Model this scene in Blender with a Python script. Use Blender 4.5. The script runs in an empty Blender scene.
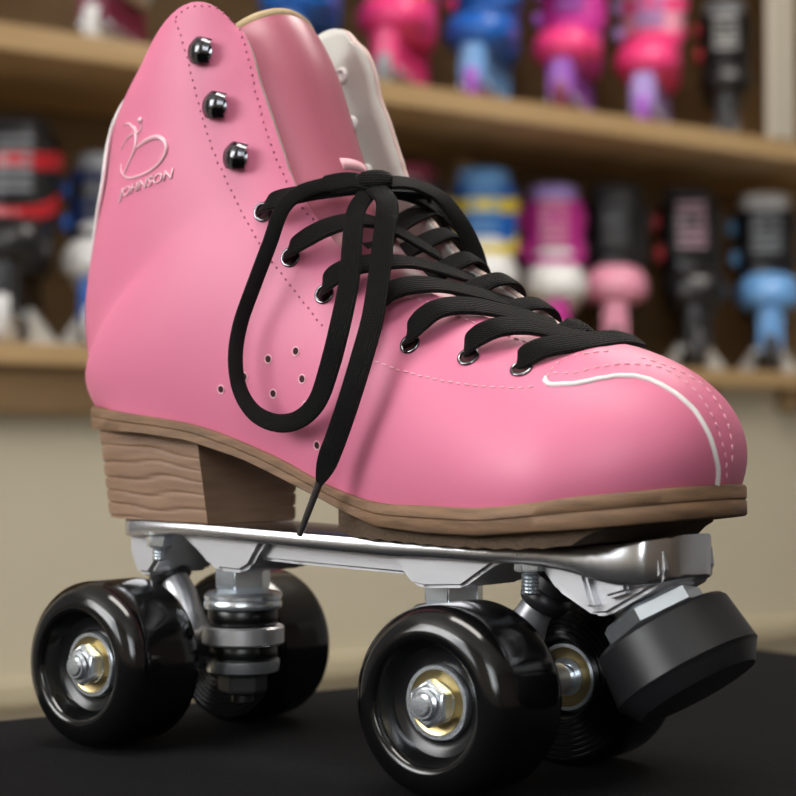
import bpy, bmesh, math, random
from mathutils import Vector, Matrix
from mathutils.bvhtree import BVHTree
from math import sin, cos, pi, radians, sqrt, exp
random.seed(4)
SC = bpy.context.scene
COL = SC.collection
MM = 0.001

# ------------------------------------------------------------------ camera, light, exposure
YAW, PITCH, FPX = 0.650979, 0.0309, 1706.2
cam_d = bpy.data.cameras.new('camera'); cam = bpy.data.objects.new('camera', cam_d); COL.objects.link(cam)
cam.location = (0.374543, -0.460472, 0.104138)
cam.rotation_euler = (pi/2 + PITCH, 0, YAW)
cam_d.sensor_width = 36; cam_d.sensor_fit = 'HORIZONTAL'; cam_d.lens = FPX/796*36
cam_d.clip_start = 0.02; cam_d.clip_end = 60
cam_d.dof.use_dof = True; cam_d.dof.focus_distance = 0.545
cam_d.dof.aperture_fstop = 77.2/6.4
SC.camera = cam
SC.view_settings.view_transform = 'Standard'; SC.view_settings.look = 'None'
SC.view_settings.gamma = 1; SC.view_settings.use_curve_mapping = False
SC.view_settings.exposure = -0.1

W = bpy.data.worlds.new('world'); SC.world = W; W.use_nodes = True
nt = W.node_tree; nt.nodes.clear()
wo = nt.nodes.new('ShaderNodeOutputWorld'); wb = nt.nodes.new('ShaderNodeBackground')
wb.inputs[0].default_value = (1.0, 0.97, 0.93, 1); wb.inputs[1].default_value = 0.22
nt.links.new(wb.outputs[0], wo.inputs[0])

def area(name, loc, target, sx, sy, power, color):
    l = bpy.data.lights.new(name, 'AREA'); l.shape = 'RECTANGLE'; l.size = sx; l.size_y = sy
    l.energy = power; l.color = color
    o = bpy.data.objects.new(name, l); COL.objects.link(o); o.location = loc
    o.rotation_euler = (Vector(target)-Vector(loc)).to_track_quat('-Z', 'Y').to_euler()
    return o
# daylight through the shop window behind and left of the camera, and the ceiling lamps
area('window_light', (-1.3, -2.75, 1.15), (0, 0, 0.1), 1.9, 1.3, 52, (1.0, 0.985, 0.97))
area('window_light', (1.9, -2.3, 1.15), (0, 0, 0.1), 1.0, 1.1, 11, (0.93, 0.97, 1.0))
area('ceiling_lamp_light', (0.2, -0.3, 1.93), (0.2, -0.3, 0), 1.2, 0.5, 12, (1.0, 0.95, 0.88))
area('ceiling_lamp_light', (-0.2, 1.6, 1.93), (-0.2, 1.6, 0), 1.2, 0.5, 17, (1.0, 0.93, 0.84))

# ------------------------------------------------------------------ materials
MATS = {}
def mat(name, col, rough=0.5, metal=0.0, bump=None, coat=0.0, var=None, sheen=0, spec=0.5):
    """bump = (kind, scale, strength); var = (colour2, scale) mixed by noise"""
    if name in MATS: return MATS[name]
    m = bpy.data.materials.new(name); m.use_nodes = True; MATS[name] = m
    n = m.node_tree; b = n.nodes['Principled BSDF']
    b.inputs['Base Color'].default_value = (*col, 1)
    b.inputs['Roughness'].default_value = rough; b.inputs['Metallic'].default_value = metal
    b.inputs['Coat Weight'].default_value = coat; b.inputs['Coat Roughness'].default_value = 0.08
    b.inputs['Specular IOR Level'].default_value = spec
    b.inputs['Sheen Weight'].default_value = sheen
    tc = n.nodes.new('ShaderNodeTexCoord')
    if var:
        t = n.nodes.new('ShaderNodeTexNoise'); t.inputs['Scale'].default_value = var[1]; t.inputs['Detail'].default_value = 4
        mp = n.nodes.new('ShaderNodeMapping')
        if len(var) > 2: mp.inputs['Scale'].default_value = var[2]
        r = n.nodes.new('ShaderNodeMix'); r.data_type = 'RGBA'
        cr = n.nodes.new('ShaderNodeValToRGB'); cr.color_ramp.elements[0].position = .35; cr.color_ramp.elements[1].position = .65
        r.inputs[6].default_value = (*col, 1); r.inputs[7].default_value = (*var[0], 1)
        n.links.new(tc.outputs['Object'], mp.inputs[0]); n.links.new(mp.outputs[0], t.inputs['Vector'])
        n.links.new(t.outputs['Fac'], cr.inputs[0]); n.links.new(cr.outputs[0], r.inputs[0])
        n.links.new(r.outputs[2], b.inputs['Base Color'])
    if bump:
        bp = n.nodes.new('ShaderNodeBump'); bp.inputs['Strength'].default_value = bump[2]; bp.inputs['Distance'].default_value = bump[3] if len(bump) > 3 else 0.0004
        if bump[0] == 'noise':
            t = n.nodes.new('ShaderNodeTexNoise'); t.inputs['Scale'].default_value = bump[1]; t.inputs['Detail'].default_value = 3
            n.links.new(tc.outputs['Object'], t.inputs['Vector']); n.links.new(t.outputs['Fac'], bp.inputs['Height'])
        elif bump[0] == 'weave':     # ribbed braid along the ribbon, from its UV map
            sp = n.nodes.new('ShaderNodeSeparateXYZ'); n.links.new(tc.outputs['UV'], sp.inputs[0])
            def mth(op, a, b2=None):
                q = n.nodes.new('ShaderNodeMath'); q.operation = op
                for i, v in enumerate((a, b2)):
                    if v is None: continue
                    if isinstance(v, (int, float)): q.inputs[i].default_value = v
                    else: n.links.new(v, q.inputs[i])
                return q.outputs[0]
            across = mth('SINE', mth('MULTIPLY', sp.outputs[0], 2*pi*9))
            zig = mth('PINGPONG', sp.outputs[0], 1/18)
            alng = mth('SINE', mth('MULTIPLY', mth('ADD', mth('MULTIPLY', zig, 14.0), sp.outputs[1]), 2*pi))
            h = mth('ADD', mth('MULTIPLY', across, .6), mth('MULTIPLY', alng, .5))
            n.links.new(h, bp.inputs['Height'])
            mixf = mth('ADD', mth('MULTIPLY', h, .25), .4)
            r = n.nodes.new('ShaderNodeMix'); r.data_type = 'RGBA'; n.links.new(mixf, r.inputs[0])
            r.inputs[6].default_value = (col[0]*.45, col[1]*.45, col[2]*.45, 1); r.inputs[7].default_value = (col[0]*1.7, col[1]*1.7, col[2]*1.7, 1)
            n.links.new(r.outputs[2], b.inputs['Base Color'])
        n.links.new(bp.outputs[0], b.inputs['Normal'])
    return m

PINK = (0.78, 0.205, 0.345)
M_leather = mat('pink_leather', PINK, .46, bump=('noise', 900, .10, .0002))
M_tongue = mat('shaded_tongue_leather', (0.52, 0.135, 0.205), .36, bump=('noise', 900, .15, .0002))  # boot pink darkened to mauve: shade on the tongue is in the colour
M_rim = mat('cream_edge', (0.72, 0.55, 0.50), .6)
M_lining = mat('grey_white_lining', (0.62, 0.60, 0.56), .75, bump=('noise', 1500, .25, .0003))
M_felt = mat('tan_felt', (0.62, 0.47, 0.28), .9, bump=('noise', 2500, .5, .0005))
M_white = mat('white_piping', (0.92, 0.90, 0.88), .5)
M_thread = mat('pink_thread', (0.90, 0.48, 0.56), .6)
M_thread2 = mat('dark_pink_thread', (0.50, 0.11, 0.19), .6)
M_sole = mat('stacked_sole', (0.27, 0.155, 0.085), .62, bump=('noise', 1400, .4, .0004), var=((0.17, 0.10, 0.058), 60, (1, 1, 9)))
M_tread = mat('sole_tread', (0.10, 0.062, 0.035), .8, bump=('noise', 500, .8, .001))
M_heel = mat('stacked_heel', (0.35, 0.215, 0.14), .55, bump=('noise', 900, .3, .0004), var=((0.27, 0.16, 0.10), 40, (1, 1, 8)))
M_alu = mat('polished_aluminium', (0.70, 0.70, 0.73), .24, 1.0, bump=('noise', 220, .04, .0003))
M_alu_rough = mat('cast_aluminium', (0.66, 0.66, 0.69), .38, .85, bump=('noise', 300, .08, .0004))
M_steel = mat('zinc_steel', (0.76, 0.81, 0.86), .27, .9)
M_gun = mat('gunmetal', (0.22, 0.22, 0.24), .16, 1.0, coat=.6)
M_brass = mat('gold_shield', (0.78, 0.62, 0.30), .3, 1.0)
M_black = mat('black_urethane', (0.004, 0.004, 0.0045), .13, spec=.6)
M_hub = mat('black_hub', (0.012, 0.012, 0.013), .22)
M_rubber = mat('black_rubber', (0.013, 0.013, 0.015), .38)
M_cushion = mat('black_cushion', (0.004, 0.004, 0.004), .3)
M_lace = mat('black_lace', (0.0055, 0.0055, 0.006), .65, bump=('weave', 1, 1.0, .0009), spec=.22)
M_aglet = mat('clear_black_aglet', (0.05, 0.045, 0.045), .15, coat=.5)
M_hole = mat('dark_hole', (0.05, 0.01, 0.015), .9)
M_logo = mat('embossed_highlight_pink', (0.88, 0.52, 0.60), .2, coat=.8)  # boot pink lightened: the relief's whitish highlights are put into the colour

# ------------------------------------------------------------------ shape data of the boot
# stations of the boot upper (mm): B, P1, P2, F as x,z,halfwidth
ST = [
 (145.5,93.5,0,   154,113,0,   138,134.5,0,  101,139,0),
 (142,93,17.5,    150,113,20,  135,134,10,  101,139,0),
 (132,91.7,31,  138,112,35.5,  126,134.5,19.5, 100.5,139,0),
 (118,90,40.5,    121,110,46,  113,137,25, 98.5,139.3,1.5),
 (105,88,45,    105,108,51,  101,136,29, 94,138,7),
 (87,86.4,44,   86,108,50,   86,137,32,  82,141,11),
 (65,86.6,39,   63,110,45,   66,142,33,  65,148.5,14),
 (41,87,33,     40,112,39,   48,146,34,  47,156,16),
 (18,92,29,     16,118,35,   31,154,35,  29,161.5,18),
 (-8,102,28,    -12,125,34,  14,160,35,  17,170,20),
 (-40,112,30,   -45,132,36,  0,165,36,   7,181,21),
 (-75,117,31,   -79,138,38.5,  -18,172,40, 0,190,22),
 (-101,120,21,  -110,137,35.5, -32,179,43, -5,199,23),
 (-110,120.6,12.5,  -118.5,138,33.5, -37,183,44, -6.5,203,23.2),
 (-115,121.5,0,   -122.5,140,32, -42,187.5,45, -8,207,23.5),
 (-121.5,140,0,   -122,152,30.5, -48,196,46, -11,215,24),
 (-120,160,0,   -120.5,166,29.5, -51,206,46, -14,223,24.5),
 (-115,180,0,   -115,184,29, -52,216,46, -17,231,25),
 (-108.5,200,0,   -107.5,203,28.5, -52,226,46, -19.5,240,25.5),
 (-105,220,0,   -104.5,222,28, -54,238,46, -23,248,26),
 (-101.5,236,0,   -79,222,33,  -46,283,42, -27,252,27),
]
# how far the far facing stands up and forward of the near one: x, z, halfwidth
LF = [0,0,0,0,(2,0.5,0),(4,1,2),(6,2,4),(8,4,5),(10,7,5),(11,8,5),(12,6,5),(12,5,5),(12,5,5),(12,5,5),(12,4,5),(12,3,5),(12,2,5),(11,2,5),(11,2,5),(10,3,5),(7,5,5)]
def crom(P, u):
    n=len(P); i=min(int(u),n-2); f=u-i
    p1,p2=P[i],P[i+1]
    p0=P[i-1] if i>0 else [2*a-b for a,b in zip(p1,p2)]
    p3=P[i+2] if i+2<n else [2*b-a for a,b in zip(p1,p2)]
    return [0.5*((2*b)+(c-a)*f+(2*a-5*b+4*c-d)*f*f+(3*b-a-3*c+d)*f**3) for a,b,c,d in zip(p0,p1,p2,p3)]
def stations(side):
    out=[]
    for s,l in zip(ST,LF):
        s=list(map(float,s))
        if side>0 and l!=0:
            s[9]+=l[0]; s[10]+=l[1]; s[11]+=l[2]
            s[6]+=l[0]*.6; s[7]+=l[1]*.6-(3.5 if l[0]>3 else 0); s[8]+=l[2]*.3
        out.append(s)
    return out
def upper_point(side, u, t, S=None):
    c=crom(S or stations(side),u)
    a=(1-t)**3; b=3*t*(1-t)**2; d=3*t*t*(1-t); e=t**3
    x=a*c[0]+b*c[3]+d*c[6]+e*c[9]; z=a*c[1]+b*c[4]+d*c[7]+e*c[10]; y=a*c[2]+b*c[5]+d*c[8]+e*c[11]
    return (x, side*max(y,0.0), z)

# ------------------------------------------------------------------ mesh helpers (millimetres in, metres out)
def finish(name, bm, m, parent=None, smooth=True, angle=40, mods=None):
    bmesh.ops.scale(bm, vec=(MM, MM, MM), verts=bm.verts)
    bmesh.ops.recalc_face_normals(bm, faces=bm.faces)
    me = bpy.data.meshes.new(name); bm.to_mesh(me); bm.free()
    o = bpy.data.objects.new(name, me); COL.objects.link(o)
    if m: me.materials.append(m)
    if smooth:
        me.shade_smooth()
        if angle < 180: me.set_sharp_from_angle(angle=radians(angle))
    if parent is not None: o.parent = parent
    return o
def tag(o, label=None, cat=None, group=None, kind=None):
    if label: o['label'] = label
    if cat: o['category'] = cat
    if group: o['group'] = group
    if kind: o['kind'] = kind
    return o
def empty(name, loc=(0, 0, 0), rz=0.0):
    o = bpy.data.objects.new(name, None); o.empty_display_size = .05; COL.objects.link(o)
    o.location = loc; o.rotation_euler = (0, 0, rz); return o
def quad_grid(bm, rows, close_u=False, close_v=False):
    V = [[bm.verts.new(p) for p in r] for r in rows]
    nr, nc = len(V), len(V[0])
    for i in range(nr if close_v else nr-1):
        for j in range(nc if close_u else nc-1):
            q = [V[i][j], V[i][(j+1) % nc], V[(i+1) % nr][(j+1) % nc], V[(i+1) % nr][j]]
            try: bm.faces.new(q)
            except ValueError: pass
    return V
def box(bm, x0, x1, y0, y1, z0, z1, bev=0, M=None):
    t = bmesh.new(); bmesh.ops.create_cube(t, size=1)
    for v in t.verts: v.co = Vector(((x0+x1)/2+v.co.x*(x1-x0), (y0+y1)/2+v.co.y*(y1-y0), (z0+z1)/2+v.co.z*(z1-z0)))
    if bev: bmesh.ops.bevel(t, geom=t.edges[:], offset=bev, segments=3, profile=.6, affect='EDGES')
    join(bm, t, M)
def join(bm, t, M=None):
    if M: bmesh.ops.transform(t, matrix=M, verts=t.verts)
    me = bpy.data.meshes.new('tmp'); t.to_mesh(me); t.free(); bm.from_mesh(me); bpy.data.meshes.remove(me)
def frame_to(loc, axis, roll=None):
    z = Vector(axis).normalized(); up = Vector(roll) if roll else (Vector((0, 0, 1)) if abs(z.z) < .9 else Vector((1, 0, 0)))
    x = up.cross(z).normalized(); y = z.cross(x)
    M = Matrix((x, y, z)).transposed().to_4x4(); M.translation = Vector(loc); return M
def lathe(bm, prof, n=48, M=None, closed=False):
    """prof = [(r, h)] about local Z"""
    t = bmesh.new()
    rows = [[(r*cos(2*pi*k/n), r*sin(2*pi*k/n), h) for k in range(n)] for r, h in prof]
    quad_grid(t, rows, close_u=True, close_v=closed)
    if not closed:
        for row, (r, h) in ((0, prof[0]), (-1, prof[-1])):
            if r > 1e-4:
                t.verts.ensure_lookup_table()
                vs = [t.verts[(0 if row == 0 else (len(prof)-1)*n)+k] for k in range(n)]
                try: t.faces.new(vs)
                except ValueError: pass
    bmesh.ops.remove_doubles(t, verts=t.verts, dist=1e-4)
    join(bm, t, M)
def hexnut(bm, r, h, M, bore=0, cham=.12):
    t = bmesh.new(); n = 6
    prof = [(r*(1-cham), 0), (r, h*cham*1.2), (r, h*(1-cham*1.2)), (r*(1-cham), h)]
    rows = [[(q*cos(2*pi*k/n), q*sin(2*pi*k/n), z) for k in range(n)] for q, z in prof]
    V = quad_grid(t, rows, close_u=True)
    t.faces.new(V[0]); t.faces.new(V[-1])
    bmesh.ops.bevel(t, geom=[e for e in t.edges], offset=r*.04, segments=2, affect='EDGES')
    join(bm, t, M)
def tube(bm, pts, rad, n=12, cap=True, M=None):
    t = bmesh.new(); P = [Vector(p) for p in pts]; rows = []
    prev = None
    for i, p in enumerate(P):
        d = (P[min(i+1, len(P)-1)]-P[max(i-1, 0)]).normalized()
        if prev is None: a = d.orthogonal().normalized()
        else: a = (prev-d*prev.dot(d)).normalized()
        prev = a; b = d.cross(a); r = rad[i] if isinstance(rad, (list, tuple)) else rad
        rows.append([p+a*r*cos(2*pi*k/n)+b*r*sin(2*pi*k/n) for k in range(n)])
    V = quad_grid(t, rows, close_u=True)
    if cap: t.faces.new(V[0]); t.faces.new(V[-1])
    join(bm, t, M)
def smooth_pts(P, sub=8):
    out = []
    for i in range(len(P)-1):
        for a in range(sub): out.append(Vector(crom([list(map(float, p)) for p in P], i+a/sub)))
    out.append(Vector(P[-1])); return out
def ribbon(bm, P, N, width, thick, n=16):
    """flat braided ribbon with a UV map: u across, v along in weave repeats"""
    uvl = bm.loops.layers.uv.verify(); rows = []; L = 0; Ls = []
    for i, p in enumerate(P):
        if i: L += (P[i]-P[i-1]).length
        Ls.append(L)
        d = (P[min(i+1, len(P)-1)]-P[max(i-1, 0)]).normalized(); nn = Vector(N[i]); nn = (nn-d*nn.dot(d)).normalized()
        s = d.cross(nn); w = width[i] if isinstance(width, (list, tuple)) else width
        row = []
        for k in range(n):
            a = 2*pi*k/n; c, q = cos(a), sin(a)
            row.append(p+s*(w/2*math.copysign(abs(c)**.75, c))+nn*(thick/2*math.copysign(abs(q)**.6, q)))
        rows.append(row)
    V = [[bm.verts.new(p) for p in r] for r in rows]
    for i in range(len(V)-1):
        for k in range(n):
            f = bm.faces.new([V[i][k], V[i][(k+1) % n], V[i+1][(k+1) % n], V[i+1][k]])
            for lp, (ii, kk) in zip(f.loops, ((i, k), (i, k+1), (i+1, k+1), (i+1, k))):
                a = 2*pi*kk/n; lp[uvl].uv = (.5+.5*math.copysign(abs(cos(a))**.75, cos(a)), Ls[ii]/1.1)
    bm.faces.new(V[0]); bm.faces.new(V[-1])
def extrude_xz(bm, poly, y0, y1, bev=0.8):
    t = bmesh.new(); a = [t.verts.new((x, y0, z)) for x, z in poly]; b = [t.verts.new((x, y1, z)) for x, z in poly]
    t.faces.new(a); t.faces.new(b[::-1]); n = len(poly)
    for i in range(n): t.faces.new([a[i], b[i], b[(i+1) % n], a[(i+1) % n]])
    bmesh.ops.recalc_face_normals(t, faces=t.faces)
    if bev: bmesh.ops.bevel(t, geom=t.edges[:], offset=bev, segments=3, affect='EDGES', clamp_overlap=True)
    join(bm, t)
def interp(T, x):
    if x <= T[0][0]: return T[0][1]
    for (a, b), (c, d) in zip(T, T[1:]):
        if x <= c: return b+(d-b)*(x-a)/(c-a)
    return T[-1][1]
def copy_tree(o, parent=None):
    c = o.copy(); COL.objects.link(c)
    if parent is not None: c.parent = parent
    for ch in list(o.children): copy_tree(ch, c)
    return c
# ------------------------------------------------------------------ the setting
A_SH = math.atan2(0.952, 0.305)          # direction in which the shelves and the table run
DV = Vector((cos(A_SH), sin(A_SH), 0)); NV = Vector((DV.y, -DV.x, 0))   # along, and out towards the viewer
P0 = Vector((-1.3278, 0.9453, 0))        # a point on the front edge of the shelves
def shelf_M(): return Matrix(((DV.x, NV.x, 0, P0.x), (DV.y, NV.y, 0, P0.y), (0, 0, 1, 0), (0, 0, 0, 1)))
def shelf_part(name, boxes, m, parent, bev=2):
    bm = bmesh.new()
    for b in boxes: box(bm, *b, bev=bev)
    M = shelf_M().copy(); M.translation = M.translation*1000
    bmesh.ops.transform(bm, matrix=M, verts=bm.verts)
    return finish(name, bm, m, parent, smooth=False)
M_floor = mat('floor_vinyl', (0.42, 0.38, 0.33), .35, var=((0.36, 0.33, 0.28), 3))
M_wall = mat('wall_paint', (0.58, 0.53, 0.44), .8, bump=('noise', 40, .1))
M_ceil = mat('ceiling_paint', (0.8, 0.79, 0.76), .9)
M_board = mat('pine_board', (0.50, 0.34, 0.175), .5, var=((0.43, 0.28, 0.13), 3, (1, 1, 12)))
M_back = mat('brown_back_panel', (0.20, 0.125, 0.055), .7, var=((0.16, 0.095, 0.04), 3, (1, 1, 6)))
M_cream = mat('cream_panel', (0.57, 0.52, 0.40), .7, var=((0.54, 0.49, 0.375), 2))
M_pale = mat('pale_board', (0.50, 0.44, 0.31), .6)
M_post = mat('pale_post', (0.50, 0.46, 0.38), .7)
def slab(name, x0, x1, y0, y1, z0, z1, m, kind='structure'):
    bm = bmesh.new(); box(bm, x0*1000, x1*1000, y0*1000, y1*1000, z0*1000, z1*1000)
    o = finish(name, bm, m, None, smooth=False); tag(o, kind=kind); return o
FZ = -0.76
fl = slab('floor', -3.6, 3.6, -3.2, 4.6, FZ-.1, FZ, M_floor)
ce = slab('ceiling', -3.6, 3.6, -3.2, 4.6, 1.98, 2.08, M_ceil)
# back wall behind the shelves
bm = bmesh.new(); box(bm, -1600, 3300, -480, -400, FZ*1000, 1980)
M = shelf_M().copy(); M.translation = M.translation*1000
bmesh.ops.transform(bm, matrix=M, verts=bm.verts)
tag(finish('wall_back', bm, M_wall, None, smooth=False), kind='structure')
# window wall behind the camera: piers, sill and lintel round two windows
bm = bmesh.new()
for b in ((-3600, -2300, FZ*1000, 1980), (-300, 1350, FZ*1000, 1980), (2450, 3600, FZ*1000, 1980), (-2300, -300, FZ*1000, 450), (1350, 2450, FZ*1000, 450), (-2300, -300, 1850, 1980), (1350, 2450, 1850, 1980)):
    box(bm, b[0], b[1], -3000, -2860, b[2], b[3])
tag(finish('wall_front', bm, M_wall, None, smooth=False), kind='structure')
slab('added_wall_right', 3.6, 3.7, -3.2, 4.6, FZ, 1.98, mat('light_blocking_wall', (0.24, 0.20, 0.16), .7))  # unseen dark wall, added to cut the fill light from the right
M_frame = mat('window_frame_white', (0.75, 0.75, 0.74), .4)
def glow(name, col, s):
    m = bpy.data.materials.new(name); m.use_nodes = True; b = m.node_tree.nodes['Principled BSDF']
    b.inputs['Base Color'].default_value = (.8, .8, .8, 1); b.inputs['Emission Color'].default_value = (*col, 1); b.inputs['Emission Strength'].default_value = s
    return m
M_day = glow('daylit_pane', (0.93, 0.97, 1.0), 5.0)
M_lamp = glow('lamp_diffuser', (1.0, 0.95, 0.88), 6.0)
for i, (x0, x1) in enumerate(((-2300, -300), (1350, 2450))):
    z0, z1 = 450, 1850; bm = bmesh.new(); w = 45
    n = 3 if i == 0 else 2
    for k in range(n+1):
        x = x0+(x1-x0-w)*k/n; box(bm, x, x+w, -2950, -2900, z0, z1)
    for z in (z0, (z0+z1)/2+100, z1-w): box(bm, x0, x1, -2950, -2900, z, z+w)
    f = tag(finish('window_%d' % (i+1), bm, M_frame, None, smooth=False), kind='structure')
    bm = bmesh.new(); box(bm, x0, x1, -2962, -2954, z0, z1)
    finish('window_pane', bm, M_day, f, smooth=False)
for j, (x, y) in enumerate(((0.2, -0.3), (-0.2, 1.6))):
    t = empty('ceiling_light', (x, y, 1.98))
    tag(t, ('flat ceiling light panel above the front of the table', 'flat ceiling light panel near the wall shelves')[j], 'ceiling light', 'ceiling light panels')
    bm = bmesh.new(); box(bm, -630, 630, -280, 280, -30, 0); box(bm, -630, 630, -280, -255, -36, -28); box(bm, -630, 630, 255, 280, -36, -28)
    finish('housing', bm, M_frame, t, smooth=False)
    bm = bmesh.new(); box(bm, -600, 600, -250, 250, -34, -30); finish('diffuser', bm, M_lamp, t, smooth=False)

# ------------------------------------------------------------------ shelving unit  (along, out, up)
sh = empty('display_shelving', (0, 0, 0))
tag(sh, 'light pine wall shelving with brown backing holding rows of blurred inline skates', 'shelf')
ZU, ZL, ZT = 648, 242, -190
for z in (ZU, ZL, ZT):
    shelf_part('shelf_board', [(-900, 2500, -330, 0, z-(34 if z == ZU else 28), z)], M_board if z != ZT else M_pale, sh, 3)
shelf_part('shelf_board', [(-900, 2500, -330, 0, 1060, 1090)], M_board, sh, 3)
shelf_part('back_panel', [(-900, 2500, -350, -332, 214, 1060)], M_back, sh, 0)
shelf_part('front_panel', [(-900, 2500, -60, -40, ZT, 214)], M_cream, sh, 0)
shelf_part('front_panel', [(-900, 2500, -60, -40, FZ*1000, ZT-28)], M_cream, sh, 0)
shelf_part('apron', [(-900, 330, -36, -12, 152, 213)], M_back, sh, 2)
for s in (1240, 1455): shelf_part('bracket', [(s, s+40, -39, -8, 175, 213)], M_back, sh, 2)
for s in (-902, 1760, 2480): shelf_part('upright', [(s, s+24, -331, -4, FZ*1000, 1060)], M_board, sh, 2)
shelf_part('upright', [(962, 984, -331, -300, 243, 612)], M_board, sh, 2)
shelf_part('post', [(1408, 1470, -16, -2, 650, 1058)], M_post, sh, 3)

# ------------------------------------------------------------------ table and black cloth
TC = Vector((-0.0220, 0.3700, 0)); TE1 = -DV; TE2 = NV      # back corner of the table top and its two edges
TM = Matrix(((TE1.x, TE2.x, 0, TC.x*1000), (TE1.y, TE2.y, 0, TC.y*1000), (0, 0, 1, 0), (0, 0, 0, 1)))
tb = empty('display_table', (0, 0, 0))
tag(tb, 'plain table hidden under the black cloth', 'table')
M_tbl = mat('table_laminate', (0.30, 0.22, 0.15), .5)
bm = bmesh.new(); box(bm, 6, 1394, 6, 694, -34, -6, bev=2); bmesh.ops.transform(bm, matrix=TM, verts=bm.verts); finish('table_top', bm, M_tbl, tb)
for a, b in ((40, 40), (1320, 40), (40, 620), (1320, 620)):
    bm = bmesh.new(); box(bm, a, a+40, b, b+40, FZ*1000, -34, bev=2); bmesh.ops.transform(bm, matrix=TM, verts=bm.verts); finish('leg', bm, M_tbl, tb)
M_cloth = mat('black_cloth', (0.0055, 0.0055, 0.0066), .95, bump=('noise', 1300, .9, .0008), spec=.1, var=((0.0095, 0.0096, 0.0112), 700))
bm = bmesh.new()
def cloth_pt(u, v):       # u, v run past the table edges and fold down
    D = 300; x, y, z = u, v, 0.0
    cx = min(max(u, 0), 1400); cy = min(max(v, 0), 700)
    dx, dy = u-cx, v-cy; d = sqrt(dx*dx+dy*dy)
    if d > 0:
        nx, ny = dx/d, dy/d; k = cx if abs(dy) > abs(dx) else cy
        if d < 6: a = d/6*pi/2; x, y, z = cx+nx*4*sin(a), cy+ny*4*sin(a), -4*(1-cos(a))
        else:
            w = (6+9*sin(k*.035+.7*sin(k*.013)))*min(1, (d-6)/200)
            x, y, z = cx+nx*(4+w), cy+ny*(4+w), -4-(d-6)
    else:
        z = -.25+.25*sin(u*.021+1.3*sin(v*.017))*sin(v*.027+.5)
        if v < 40 or u < 40: z *= .3
    return (x, y, z-.1)
def stops(L, D):
    a = [-D+D*i/14 for i in range(14)]+[-6, -4, -2, 0]+[L*i/60 for i in range(1, 60)]+[L, L+2, L+4, L+6]+[L+6+(D-6)*i/14 for i in range(1, 15)]
    return sorted(set(a))
rows = [[cloth_pt(u, v) for u in stops(1400, 320)] for v in stops(700, 320)]
quad_grid(bm, rows); bmesh.ops.transform(bm, matrix=TM, verts=bm.verts)
for v in bm.verts:
    pass
cl = finish('tablecloth', bm, M_cloth, None, angle=180)
tag(cl, 'black woven cloth draped over the table under the pink skate', 'tablecloth')

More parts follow.
